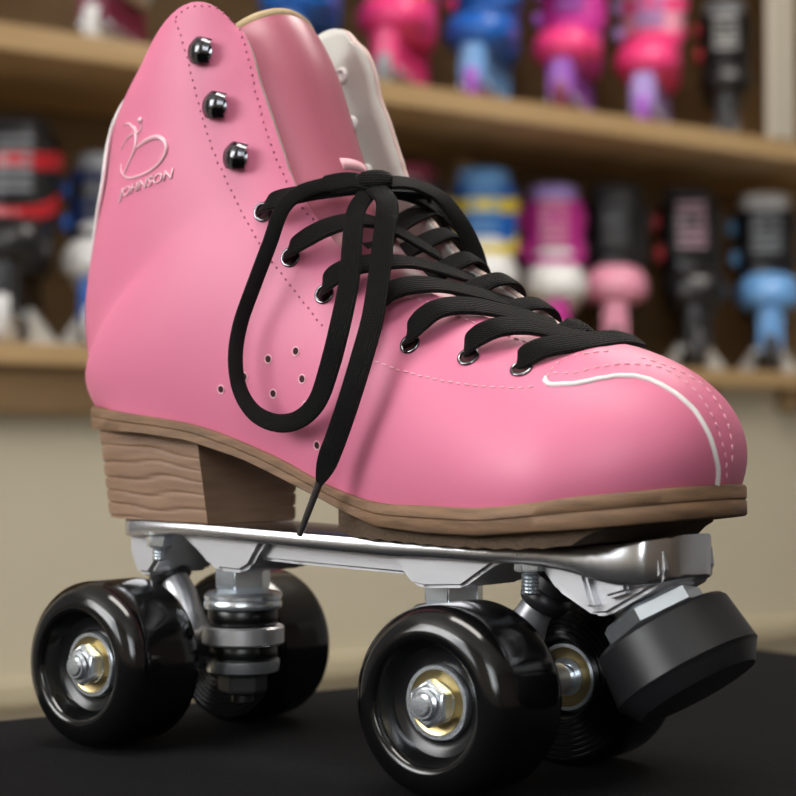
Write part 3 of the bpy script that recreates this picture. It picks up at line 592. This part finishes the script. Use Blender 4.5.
bmesh.ops.triangulate(bm, faces=bm.faces); bmesh.ops.subdivide_edges(bm, edges=bm.edges, cuts=1)
wx = max(v.co.x for v in bm.verts); r = bmesh.ops.extrude_face_region(bm, geom=bm.faces[:])
top = set(v for v in r['geom'] if isinstance(v, bmesh.types.BMVert))
for v in bm.verts:
    x = -78.5+29.5*v.co.x/wx; z = 195.2+4.6*v.co.x/wx+v.co.y
    v.co = surf_y(x, z, .55 if v in top else -.1)[0]
finish('lettering', bm, M_logo, logo, smooth=False)

# laces
LN = lambda y: Vector((.42, -.35+y/45. if y < 0 else -.35+y/90., .75)).normalized()
def lace(bm, key, w=8.3, th=1.9, nf=None, lift=0, sub=8):
    P = smooth_pts(TR[key], sub); nf = nf or (lambda p, f: LN(p.y))
    N = [nf(p, i/(len(P)-1)) for i, p in enumerate(P)]
    P = [p+n*lift for p, n in zip(P, N)]
    n_ = len(P); W_ = [w*min(1, .62+.38*min(i, 12)/12.0) if key[0] == 'A' else w for i in range(n_)] if not callable(w) else [w(i/(n_-1)) for i in range(n_)]
    ribbon(bm, P, N, W_, th)
bm = bmesh.new()
for i, k in enumerate(('B7', 'B6', 'B5', 'B4', 'B3', 'B2', 'B1')): lace(bm, k, w=8.3, lift=.2)
for k in ('A7', 'A6', 'A5', 'A4', 'A3', 'A2', 'A1'): lace(bm, k, lift=1.6)
laces = finish('laces', bm, M_lace, SK, angle=180); laces['label'] = 'flat black braided laces criss-crossing the throat'
def side_n(p, f): return Vector((.25, -1, .25)).normalized()
def bow_n(p, f):
    if f < .16 or f > .93: return Vector((.5, -.5, .7)).normalized()
    return Vector((.35, -1, .35 if f < .3 else .1)).normalized()
def loop_n(p, f):
    a = Vector((.5, -.5, .75)); b = Vector((.95, -.55, .1)); c = Vector((.25, -1, .15))
    if f < .12: return a.lerp(b, f/.12)
    if f < .5: return b
    if f < .62: return b.lerp(c, (f-.5)/.12)
    return c
bm = bmesh.new(); lace(bm, 'loop', w=lambda f: 6.5 if f < .1 else (5.2 if f < .45 else 5.2+min(1, (f-.45)/.3)*2.2), th=1.9, nf=loop_n)
finish('bow_loop', bm, M_lace, laces, angle=180)
bm = bmesh.new(); lace(bm, 'tail', w=lambda f: 7.6 if f < .85 else 7.6-5.5*((f-.85)/.15)**2, th=2.0, nf=bow_n)
finish('lace_end', bm, M_lace, laces, angle=180)
bm = bmesh.new(); tube(bm, [Vector(p) for p in TR['aglet']], [1.3, 1.25, 1.0], n=14)
finish('aglet', bm, M_aglet, laces)
rn = lambda p, f: Vector((.55, -.35, .75-.5*f)).normalized()
bm = bmesh.new(); lace(bm, 'rloop', w=7.2, nf=rn); lace(bm, 'rloop2', w=7.2, nf=lambda p, f: Vector((.7, -.3, .5)).normalized())
finish('bow_loop', bm, M_lace, laces, angle=180)
bm = bmesh.new(); lace(bm, 'rtail', w=7.2, nf=lambda p, f: Vector((.75, .1, .5)).normalized())
finish('lace_end', bm, M_lace, laces, angle=180)
bm = bmesh.new()
K = [Vector(p) for p in TR['knot']]
c = sum(K, Vector())/4
rows = []
for i in range(13):
    a = -pi/2+pi*i/12
    rows.append([c+Vector((.8, .6, 0))*6.0*sin(a)+Vector((.42, -.3, .8))*(3.4*cos(a)**.7*cos(b) if cos(a) > 0 else 0)+Vector((-.5, .5, .6))*(4.2*cos(a)**.7*sin(b) if cos(a) > 0 else 0) for b in [2*pi*k/16 for k in range(16)]])
quad_grid(bm, rows, close_u=True)
uvl = bm.loops.layers.uv.verify()
for f in bm.faces:
    for l in f.loops: l[uvl].uv = ((l.vert.co.z-c.z)/8+.5, (l.vert.co.x-c.x)/1.2)
finish('knot', bm, M_lace, laces, angle=180)

# ------------------------------------------------------------------ sole and heel
ZB = [(-118, 113), (-101, 112.4), (-64, 110), (-44, 107.6), (-20, 101.3), (4, 92.3), (27, 84), (41, 80.2), (64, 79), (88, 79), (122, 82), (153, 85.5)]
SO = [(146, 0, 93.5), (142.5, 18.5, 93), (132.5, 32, 91.7), (118, 41.5, 90), (104, 45.5, 88), (87, 45.5, 86.5), (65, 40.5, 86.6), (41, 34.5, 87), (18, 30.5, 92), (-8, 29.5, 102), (-40, 31.5, 112), (-75, 32.5, 117), (-100, 24, 119.6), (-112, 11, 120.6), (-115.8, 0, 121)]
OUT = [crom(SO, u/6) for u in range((len(SO)-1)*6)]+[list(SO[-1])]
def sole_ring(bm, prof, sel=None):
    """prof rows: (fraction down, outset)"""
    full = [(p[0], -p[1], p[2]) for p in OUT]+[(p[0], p[1], p[2]) for p in OUT[-2:0:-1]]
    rows = []
    for f, o in prof:
        row = []
        for x, y, z in full:
            zb = interp(ZB, x); k = Vector((x-20 if x > 110 or x < -90 else 0, y, 0))
            k = k.normalized()*o if k.length > 0 else k
            row.append((x+k.x, y+k.y, z+.8+(zb-z-.8)*f))
        rows.append(row)
    V = quad_grid(bm, rows, close_u=True)
    n = len(OUT)-1; N_ = len(full)
    for R_, in ((V[0],), (V[-1],)):
        for i in range(n):
            a, b, c_, d = R_[i], R_[i+1], R_[(N_-i-1) % N_], R_[(N_-i) % N_]
            try: bm.faces.new([v for k2, v in enumerate((a, b, c_, d)) if v not in (a, b, c_, d)[:k2]])
            except ValueError: pass
bm = bmesh.new()
sole_ring(bm, [(0, -2.5), (0, .2), (.08, .9), (.42, .9), (.47, .3), (.52, .9), (.93, 1.0), (1.0, .4), (1.0, -2)])
sole = finish('sole', bm, M_sole, SK, angle=50)
# tread layer under the ball
PT = [(-98, 79.4), (-48, 78.4), (-5, 76.8), (41, 75.3), (72, 74.6), (100, 75.0), (122, 76.6), (137, 79.6), (151, 81)]
bm = bmesh.new(); rows = []
for i in range(27):
    x = 20+i*4.0
    hw = interp(sorted([(p[0], p[1]) for p in OUT]), x)-3.5
    zt = interp(ZB, x)+.4; zb = max(interp(PT, x)+.15, zt-(9 if x < 108 else 9-8*(x-108)/16.))
    rows.append([(x, -hw, zt), (x, -hw, zb+.6*(i % 2)), (x, 0, zb), (x, hw, zb+.6*(i % 2)), (x, hw, zt)])
V = quad_grid(bm, rows, close_u=True); bm.faces.new(V[0]); bm.faces.new(V[-1])
finish('tread', bm, M_tread, sole, smooth=False)
# stacked heel
bm = bmesh.new(); rows = []
def heel_outline(v):
    xb = -42.3-2*v; hw = 23.5+3.5*v; xe = -106.5-4.5*v
    pts = []
    for t in [k/8 for k in range(8)]: pts.append((xb, -hw+2*hw*t, 0))          # breast
    xs = xe+hw*1.05
    for t in [k/10 for k in range(10)]: pts.append((xb+(xs-xb)*t, hw, 1))
    for k in range(25):
        a = pi/2+pi*k/24; pts.append((xs+(xs-xe)*cos(a), hw*sin(a), 1))
    for t in [k/10 for k in range(1, 10)]: pts.append((xs+(xb-xs)*t, -hw, 1))
    return pts
NL = 110
for i in range(NL+1):
    v = i/NL; row = []
    for x, y, g in heel_outline(v):
        z0 = interp(PT, x)+.15; z1 = interp(ZB, x)+.6; z = z0+(z1-z0)*v
        d = 0
        if g:
            ph = v*6.3+.22*sin(x*.085+2.1*v*3)+.1*sin(x*.23+y*.1+5*v)
            q = ph-round(ph); d = -.95*exp(-(q/.085)**2)
        cx, cy = -72, 0; k = Vector((x-cx, (y-cy), 0)).normalized()
        row.append((x+k.x*d, y+k.y*d*1.0, z))
    rows.append(row)
V = quad_grid(bm, rows, close_u=True); bm.faces.new(V[0]); bm.faces.new(V[-1])
finish('heel', bm, M_heel, SK, angle=70)

# ------------------------------------------------------------------ plate
bm = bmesh.new(); rows = []
DK = [(-92.5, 11, 5), (-91.5, 15, 6), (-88.5, 19, 6.5), (-82, 22.5, 6), (-60, 23.5, 4.5), (-20, 22.5, 5), (30, 22, 5.5), (60, 22.5, 5), (90, 23.5, 5.5), (103, 24, 7), (117, 23.5, 11), (127, 21.5, 13), (131, 18.5, 13.3), (134, 13, 13), (135, 8, 12.5)]
for i in range((len(DK)-1)*4+1):
    x, hw, th = crom(DK, min(i/4, len(DK)-1.0001)); zt = interp(PT, x); c_ = min(1.2, th/3)
    sec = [(-hw+c_, zt), (-hw+.3*c_, zt-.3*c_), (-hw, zt-c_), (-hw, zt-th+c_), (-hw+.3*c_, zt-th+.3*c_), (-hw+c_, zt-th)]
    rows.append([(x, y, z) for y, z in sec]+[(x, -y, z) for y, z in sec[::-1]])
V = quad_grid(bm, rows, close_u=True); bm.faces.new(V[0]); bm.faces.new(V[-1])
plate = finish('plate', bm, M_alu, SK, angle=35)
bm = bmesh.new()
extrude_xz(bm, [(-90, 75.5), (-90, 67), (-86, 58.5), (-79, 58.5), (-73, 66), (-66, 72), (-60, 75.5)], -16, 16, 1.6)
extrude_xz(bm, [(-66, 75.8), (-60, 72), (-54, 68), (-49, 63.6), (-44, 61.6), (-33, 61.2), (-28.5, 63.5), (-24, 70), (-20, 74)], -17, 17, 1.6)
extrude_xz(bm, [(-34, 75), (-32, 66), (-10, 65), (36, 63.5), (42, 73.5)], -12.5, 12.5, 1.2)
extrude_xz(bm, [(30, 73.5), (37, 66), (42, 60.8), (47, 59.8), (62, 60.6), (68, 64.5), (75, 68.8), (86, 70.5), (88, 73)], -17, 17, 1.6)
extrude_xz(bm, [(80, 74), (84, 70), (91, 68.5), (97, 61.5), (110, 54.5), (115, 55), (132, 64.5), (134, 68), (133, 76)], -17, 17, 1.4)
extrude_xz(bm, [(98, 72), (99, 64), (110, 57), (113, 57), (108, 72)], -21, 21, 1.2)
extrude_xz(bm, [(116, 71), (116, 60), (124, 62.5), (124, 71)], -21, 21, 1.2)
finish('chassis', bm, M_alu_rough, plate, angle=35)
def bolt(x, y, z0, drop):
    bm = bmesh.new(); hexnut(bm, 5.0, 4.6, frame_to((x, y, z0), (0, 0, -1))); 
    lathe(bm, [(5.6, 0), (5.6, 1.0), (3, 1.1)], 24, frame_to((x, y, z0+1.2), (0, 0, -1)))
    prof = []
    k = 0.0
    while k < drop: prof += [(2.9, 4.4+k), (2.45, 4.4+k+.55)]; k += 1.1
    lathe(bm, prof+[(0, 4.6+drop)], 24, frame_to((x, y, z0), (0, 0, -1)))
    finish('mounting_bolt', bm, M_steel, plate, angle=30)
for y in (-18, 18): bolt(-71.5, y, 73.6, 5); bolt(88.5, y, 71.5, 7)

# ------------------------------------------------------------------ trucks
def truck(sgn):
    kx, ax = 47*sgn, (74.3 if sgn > 0 else -75.7)
    lean = .10*sgn
    def at(z): return Vector((kx-(z-45)*0*lean, 0, z))
    bm = bmesh.new()
    lathe(bm, [(10.5, -3.2), (14.2, -3.4), (15.0, -2.6), (15.0, 2.8), (14.3, 3.4), (10.5, 3.3)], 48, frame_to(at(37.5), (0, 0, 1)), closed=True)
    # web from the ring to the axle beam
    t = bmesh.new()
    R_ = [(kx+13*sgn, 8.5, 37.5, 3.2), (kx+18*sgn, 8, 35, 4), (ax-5*sgn, 9, 30.5, 5), (ax, 10, 29, 6)]
    rows = [[(x, w*math.copysign(abs(cos(a))**.6, cos(a)), z+h*math.copysign(abs(sin(a))**.6, sin(a))) for a in [2*pi*k/20 for k in range(20)]] for x, w, z, h in R_]
    V = quad_grid(t, rows, close_u=True); t.faces.new(V[0]); t.faces.new(V[-1]); join(bm, t)
    tube(bm, [(ax, -20, 29), (ax, -12, 29), (ax, 0, 29), (ax, 12, 29), (ax, 20, 29)], [5.5, 6.6, 7.4, 6.6, 5.5], n=28)
    tube(bm, [(ax-1*sgn, 0, 31), (ax-1.5*sgn, 0, 40), (ax+2.5*sgn, 0, 50), (ax+8*sgn, 0, 59)], [7.2, 6.8, 6.0, 5.0], n=24)
    tr = finish('truck', bm, M_alu_rough, SK, angle=35)
    bm = bmesh.new(); tube(bm, [(ax, -55, 29), (ax, 55, 29)], 3.9, n=20); finish('axle', bm, M_steel, tr)
    bm = bmesh.new(); lathe(bm, [(5.2, 0), (7.6, .6), (8.4, 3), (8.0, 5), (6.5, 6.5), (8.5, 7.5), (8.0, 11)], 32, frame_to((ax+6.6*sgn, 0, 55), (.55*sgn, 0, .84)))
    finish('pivot_cup', bm, M_rubber, tr, angle=50)
    for z, r0 in ((40.8, 12.6), (28.0, 12.4)):
        bm = bmesh.new(); lathe(bm, [(r0-.8, 0), (r0, .8), (r0+.2, 3.2), (r0, 6), (r0-.6, 6.8)], 40, frame_to(at(z), (0, 0, 1))); finish('cushion', bm, M_cushion, tr, angle=60)
    bm = bmesh.new(); lathe(bm, [(11, 0), (13.9, 0), (14.2, .8), (14.2, 2.0), (13.6, 3.0), (14.0, 3.4), (14.0, 4.6), (12.8, 6.0), (9.0, 6.8), (5, 7)], 48, frame_to(at(47.2), (0, 0, 1))); finish('cup_washer', bm, M_steel, tr, angle=35)
    bm = bmesh.new(); lathe(bm, [(5, 0), (10.5, .2), (13.0, 1.2), (13.4, 4.2), (13.4, 5.2), (12.6, 5.3)], 48, frame_to(at(23.4), (0, 0, 1))); finish('cup_washer', bm, M_steel, tr, angle=35)
    bm = bmesh.new(); hexnut(bm, 10.2, 9.2, frame_to(at(53.4), (0, 0, 1), (1, .45, 0))); finish('kingpin_nut', bm, M_steel, tr, angle=30)
    bm = bmesh.new(); hexnut(bm, 9.0, 7.5, frame_to(at(16.5), (0, 0, 1), (1, .2, 0))); lathe(bm, [(4, 0), (4, 10)], 20, frame_to(at(13.5), (0, 0, 1))); finish('kingpin_nut', bm, M_rubber, tr, angle=30)
truck(-1); truck(1)

# ------------------------------------------------------------------ wheels
def wheel_proto():
    bm = bmesh.new(); R_ = 29.1
    # local Z points outward; outer face at z = 0, inner face at z = -33.6
    prof = [(12.0, -11), (15.2, -9.5), (17.3, -6), (18.0, -3), (18.6, -.9), (19.4, -.25), (20.5, 0)]
    for k in range(1, 10):
        a = pi/2*k/9; prof.append((20.5+(R_-20.5)*sin(a)**1.0, -8.5+8.5*cos(a)))
    prof += [(R_, -14), (R_, -22), (R_, -29.5), (28.4, -31.6), (27.2, -33)]
    r = 26.6
    while r > 15:
        prof += [(r, -33.6), (r-.9, -33.6), (r-1.1, -33.0), (r-1.6, -33.0)]; r -= 1.8
    prof += [(13.5, -33), (12.5, -31), (12.0, -26)]
    lathe(bm, prof, 96, closed=True)
    w = finish('wheel', bm, M_black, None, angle=45)
    bm = bmesh.new(); lathe(bm, [(12.05, -9.6), (11.2, -9.2), (11.0, -12), (11.0, -26), (12.05, -26.5)], 48); lathe(bm, [(16.9, -7.4), (14.6, -8.6), (13.0, -9.0), (12.0, -9.0), (12.0, -12), (16.9, -12)], 48, closed=True)
    finish('hub', bm, M_hub, w, angle=45)
    for z, s in ((-6.9, 1), (-29, -1)):
        bm = bmesh.new(); M = Matrix.Translation((0, 0, z)) @ (Matrix.Identity(4) if s > 0 else Matrix.Rotation(pi, 4, 'X'))
        lathe(bm, [(9.6, -.15), (9.9, .35), (11.0, .35), (11.3, 0), (11.3, -5), (9.5, -5)], 48, M, closed=True)
        lathe(bm, [(4, .15), (6.3, .2), (6.5, -.2), (4, -.4)], 32, M, closed=True)
        b = finish('bearing', bm, M_steel, w, angle=30)
        bm = bmesh.new(); lathe(bm, [(9.7, .05), (9.2, -.15), (6.6, -.2), (6.4, -.6), (9.7, -.6)], 48, M, closed=True); finish('bearing_shield', bm, M_brass, b, angle=30) if False else finish('shield', bm, M_brass, w, angle=30)
    bm = bmesh.new(); hexnut(bm, 7.3, 5.2, frame_to((0, 0, -6.9), (0, 0, 1)))
    lathe(bm, [(5.0, 5.0), (4.7, 6.4), (3.9, 7.0), (3.6, 6.4), (3.5, 7.6), (2.9, 8.4), (0, 8.6)], 28, frame_to((0, 0, -6.9), (0, 0, 1)))
    finish('axle_nut', bm, M_steel, w, angle=30)
    return w
wp = wheel_proto(); first = True
for sx in (-1, 1):
    for sy in (-1, 1):
        w = wp if first else copy_tree(wp); first = False
        w.parent = SK; w.location = (.0743 if sx > 0 else -.0757, sy*.0543, .0292)
        w.rotation_euler = (pi/2 if sy < 0 else -pi/2, 0, 0)

# ------------------------------------------------------------------ toe stop
ax = Vector((.55, 0, -.835)).normalized(); tc = Vector((123.8, 0, 51.2))
bm = bmesh.new(); Mx = frame_to(tc, ax, (0, 1, 0))
lathe(bm, [(5, .6), (17.5, 0), (21.0, .3), (22.0, 1.5), (23.4, 15.0), (23.6, 16.5), (22.6, 17.6), (22.2, 18.4), (19.3, 22.6), (8, 23), (0, 23)], 64, Mx)
ts = finish('toe_stop', bm, M_rubber, SK, angle=28)
bm = bmesh.new(); lathe(bm, [(14.6, 0), (16.4, 1.4), (16.4, 5.4), (14.6, 6.8)], 6, frame_to(tc-ax*6.8, ax, (.2, 1, .3))); finish('toe_stop_nut', bm, M_steel, ts, angle=30)
bm = bmesh.new(); prof = []
k = 0
while k < 20: prof += [(6.4, k), (5.8, k+.8)]; k += 1.6
lathe(bm, prof, 32, frame_to(tc-ax*20, ax)); finish('stem', bm, M_steel, ts, angle=20)

# ------------------------------------------------------------------ inline skates on the shelves
def cm(name, c, rough=.35): return mat(name, c, rough)
C_ = dict(black=(.012, .012, .014), dark=(.035, .035, .04), white=(.72, .72, .72), grey=(.28, .30, .33), pink=(.75, .16, .28), hot=(.85, .05, .22), magenta=(.55, .03, .30),
          red=(.55, .02, .03), blue=(.01, .12, .50), sky=(.16, .38, .75), lightblue=(.10, .32, .62), purple=(.35, .10, .55), lavender=(.42, .30, .70), yellow=(.75, .58, .05), orange=(.7, .22, .03),
          maroon=(.18, .02, .05), rose=(.75, .30, .42), navy=(.01, .03, .14), pale=(.62, .40, .48))
def K_(c): return mat('plastic_'+c, C_[c], .3)
def rings(bm, R_, n=28, pw=.8, cap=True):
    rows = []
    for cx, z, rx, ry, tilt in R_:
        rows.append([(cx+rx*math.copysign(abs(cos(a))**pw, cos(a)), ry*math.copysign(abs(sin(a))**pw, sin(a)), z+tilt*cos(a)*rx) for a in [2*pi*k/n for k in range(n)]])
    V = quad_grid(bm, rows, close_u=True)
    if cap: bm.faces.new(V[0]); bm.faces.new(V[-1])
def inline_skate(c, s=1.0):
    """c = shell, toe, cuff, liner, frame, wheel, strap, buckle colour names"""
    r = empty('inline_skate')
    bm = bmesh.new(); rings(bm, [(-5, 88, 105, 36, 0), (-3, 96, 112, 42, 0), (0, 112, 112, 46, 0), (-6, 135, 100, 47, 0), (-20, 158, 82, 46, -.1), (-30, 180, 66, 45, -.15), (-38, 200, 56, 44, -.1)])
    finish('shell', bm, K_(c[0]), r, angle=180)
    bm = bmesh.new(); rows = []
    for i in range(15):
        a = i/14; x = 20+118*a; e = sqrt(max(0.0005, 1-max(0, (a-.35)/.65)**2.4))
        rows.append([(x, 52*e*math.copysign(abs(cos(t))**.75, cos(t)), 122+8*(1-e)*0-4*a+(38*e*max(0, sin(t))**.9 if sin(t) > 0 else -26*e*abs(sin(t))**.7)) for t in [2*pi*k/28 for k in range(28)]])
    V = quad_grid(bm, rows, close_u=True); bm.faces.new(V[0]); bm.faces.new(V[-1])
    finish('toe_cap', bm, K_(c[1]), r, angle=180)
    bm = bmesh.new(); rings(bm, [(-30, 165, 60, 49, -.25), (-34, 190, 60, 51, -.22), (-40, 220, 58, 52, -.15), (-44, 250, 58, 53, -.1), (-46, 266, 57, 52, -.1), (-46, 268, 50, 45, -.1)])
    finish('cuff', bm, K_(c[2]), r, angle=180)
    bm = bmesh.new(); rings(bm, [(-36, 175, 52, 38, -.1), (-38, 200, 54, 40, -.1), (-42, 250, 52, 42, -.1), (-44, 282, 52, 43, .05), (-44, 288, 46, 38, .05), (-44, 284, 34, 28, .05), (-44, 240, 32, 26, .05)])
    finish('liner', bm, K_(c[3]), r, angle=180)
    bm = bmesh.new()                                    # frame: two cheeks, bridge and front end
    poly = [(-122, 42), (-108, 30), (108, 30), (124, 44), (118, 90), (70, 98), (40, 78), (-30, 78), (-60, 100), (-110, 96)]
    extrude_xz(bm, poly, 14, 19, 1); extrude_xz(bm, poly, -19, -14, 1); box(bm, -108, 112, -18, 18, 80, 97, bev=3)
    rings(bm, [(112, 34, 9, 15, 0), (118, 60, 9, 16, 0), (114, 98, 12, 18, 0)], n=16)
    finish('wheel_frame', bm, K_(c[4]), r, angle=40)
    for x in (-102, -34, 34, 102):
        bm = bmesh.new(); lathe(bm, [(9, -9), (22, -9), (28, -11), (33.5, -6), (35, 0), (33.5, 6), (28, 11), (22, 9), (9, 9)], 28, frame_to((x, 0, 35), (0, 1, 0)), closed=True)
        w = finish('wheel', bm, K_(c[5]), r, angle=60)
        bm = bmesh.new(); lathe(bm, [(0, -21), (7, -21), (7, 21), (0, 21)], 12, frame_to((x, 0, 35), (0, 1, 0))); finish('axle_bolt', bm, M_steel, w, angle=30)
    def strap(z, x, rx, ry, w, th, tl):
        bm = bmesh.new(); rows = []
        for k in range(25):
            a = -2.0+4.0*k/24; px, py = x+rx*cos(a), ry*sin(a); dz = tl*cos(a)*rx
            ox, oy = cos(a)*th, sin(a)*th
            rows.append([(px, py, z-w/2+dz), (px+ox, py+oy, z-w/2+dz+1), (px+ox, py+oy, z+w/2+dz-1), (px, py, z+w/2+dz)])
        V = quad_grid(bm, rows, close_u=True); bm.faces.new(V[0]); bm.faces.new(V[-1]); return bm
    finish('strap', strap(238, -42, 58, 52, 24, 5, -.12), K_(c[6]), r, angle=50)
    finish('strap', strap(182, -20, 68, 49, 20, 5, -.32), K_(c[6]), r, angle=50)
    for y, z, x in ((-56, 236, -35), (-52, 184, -8)):
        bm = bmesh.new(); box(bm, x-22, x+26, y-4, y+6, z-13, z+13, bev=4); box(bm, x-8, x+34, y-7, y-2, z-7, z+7, bev=2.5)
        finish('buckle', bm, K_(c[7]), r, angle=50)
    bm = bmesh.new(); 
    for k in range(6):
        z = 196+k*13; x = 26-k*3.2; box(bm, x-3, x+3.5, -24, 24, z-3, z+3, bev=2)
    finish('lace_panel', bm, K_(c[8]), r, angle=50)
    return r
CAMV = Vector((-sin(YAW), cos(YAW), 0)); CAMR = Vector((cos(YAW), sin(YAW), 0))
def place(r, along, back, z, turn, label, scale=1.0, cat='inline skate', group=None):
    """turn = degrees the toe points to the viewer's left of straight on"""
    p = P0+DV*along/1000-NV*back/1000
    d = (-CAMV*cos(radians(turn))-CAMR*sin(radians(turn)))
    r.location = (p.x, p.y, z/1000); r.rotation_euler = (0, 0, math.atan2(d.y, d.x)); r.scale = (.80*scale, (1.08 if scale > .885 or scale < .87 else 1.2)*scale, 1.13*scale)
    tag(r, label, cat, group)
GU, GL = 'inline skates on the upper shelf', 'inline skates on the lower shelf'
# along, back, turn, colours, label
UP = [(211.0, 120, 10, ['white', 'white', 'grey', 'white', 'maroon', 'white', 'maroon', 'white', 'grey'], 'pale skate with white toe cap at the left end of the upper shelf', 0.88),
 (526.0, 120, 12, ['blue', 'blue', 'navy', 'navy', 'blue', 'navy', 'navy', 'blue', 'navy'], 'blue and navy skate on the upper shelf behind the pink tongue', 0.88),
 (703.0, 120, 18, ['hot', 'hot', 'rose', 'magenta', 'hot', 'grey', 'orange', 'yellow', 'blue'], 'pink, yellow and orange skate on the upper shelf beside the grey flap', 0.88),
 (870.0, 120, 18, ['blue', 'blue', 'blue', 'white', 'sky', 'purple', 'navy', 'hot', 'sky'], 'bright blue skate with a pink buckle on the upper shelf', 0.88),
 (1052.0, 120, 18, ['magenta', 'hot', 'magenta', 'magenta', 'purple', 'maroon', 'magenta', 'purple', 'purple'], 'magenta skate with pink toe and purple frame on the upper shelf', 0.88),
 (1234.0, 120, 18, ['hot', 'hot', 'rose', 'lavender', 'lavender', 'purple', 'hot', 'lavender', 'lavender'], 'hot pink skate with lavender frame on the upper shelf', 0.88),
 (1448.0, 150, 8, ['black', 'black', 'black', 'grey', 'black', 'dark', 'black', 'red', 'white'], 'black skate with a red buckle at the right end of the upper shelf', 0.86)]
for al, bk, tn, c, lab, sc in UP: place(inline_skate(c), al, bk, ZU+.5, tn, lab, sc, group=GU)
LO = [(69.0, 120, -2, ['black', 'black', 'black', 'dark', 'black', 'white', 'red', 'red', 'grey'], 'black skate with red straps at the left end of the lower shelf', 0.95),
 (194.0, 120, -2, ['white', 'white', 'navy', 'grey', 'blue', 'white', 'dark', 'blue', 'dark'], 'skate with white toe and blue frame just left of the pink heel', 0.84),
 (716.0, 120, 2, ['black', 'black', 'black', 'maroon', 'black', 'dark', 'black', 'magenta', 'dark'], 'black and magenta skate behind the lace bow', 0.95),
 (866.0, 120, 2, ['white', 'white', 'blue', 'sky', 'yellow', 'white', 'yellow', 'yellow', 'lightblue'], 'blue and white skate with yellow straps on the lower shelf', 0.97),
 (1013.0, 120, 2, ['white', 'white', 'magenta', 'lavender', 'magenta', 'white', 'magenta', 'magenta', 'rose'], 'magenta skate with white toe and white wheels on the lower shelf', 0.93),
 (1150.0, 120, 8, ['black', 'rose', 'black', 'dark', 'rose', 'dark', 'black', 'pale', 'dark'], 'black skate with light pink toe cap and frame on the lower shelf', 0.97),
 (1328.0, 120, 2, ['black', 'black', 'black', 'dark', 'black', 'dark', 'black', 'red', 'pale'], 'all black skate with a small red buckle on the lower shelf', 1.0),
 (1520.0, 120, 8, ['black', 'sky', 'black', 'white', 'sky', 'dark', 'black', 'lightblue', 'grey'], 'black skate with sky blue toe cap and frame at the right end', 1.02)]
for al, bk, tn, c, lab, sc in LO: place(inline_skate(c), al, bk, ZL+1.9, tn, lab, sc, group=GL)

# white display wedges that hold some of the skates upright
M_wedge = mat('white_plastic_wedge', (0.70, 0.69, 0.66), .5)
def wedge(al, bk, tn, lab):
    t = empty('skate_stand')
    for s in (-1, 1):
        bm = bmesh.new(); q = bmesh.new()
        a = [q.verts.new((x, s*y, z)) for x in (-40, 40) for y, z in ((24, 0), (62, 0), (24, 52))]
        q.faces.new(a[:3]); q.faces.new(a[3:])
        for i in range(3): q.faces.new([a[i], a[(i+1) % 3], a[3+(i+1) % 3], a[3+i]])
        bmesh.ops.recalc_face_normals(q, faces=q.faces); bmesh.ops.bevel(q, geom=q.edges[:], offset=1.5, segments=2, affect='EDGES')
        join(bm, q); finish('side_wedge', bm, M_wedge, t, angle=40)
    bm = bmesh.new(); box(bm, -40, 40, -26, 26, 0, 1.2); finish('base_plate', bm, M_wedge, t, smooth=False)
    place(t, al, bk, ZL+.4, tn, lab, .9, 'display stand', 'white wedges under the lower skates')
WE = [(69.0, 120, -2, 'white wedge stand under the black skate with red straps'),
 (194.0, 120, -2, 'white wedge stand under the blue framed skate left of the heel'),
 (1150.0, 120, 8, 'white wedge stand under the skate with the light pink toe'),
 (1328.0, 120, 2, 'white wedge stand under the all black skate'),
 (1520.0, 120, 8, 'white wedge stand under the skate with the sky blue toe')]
for w in WE: wedge(*w)
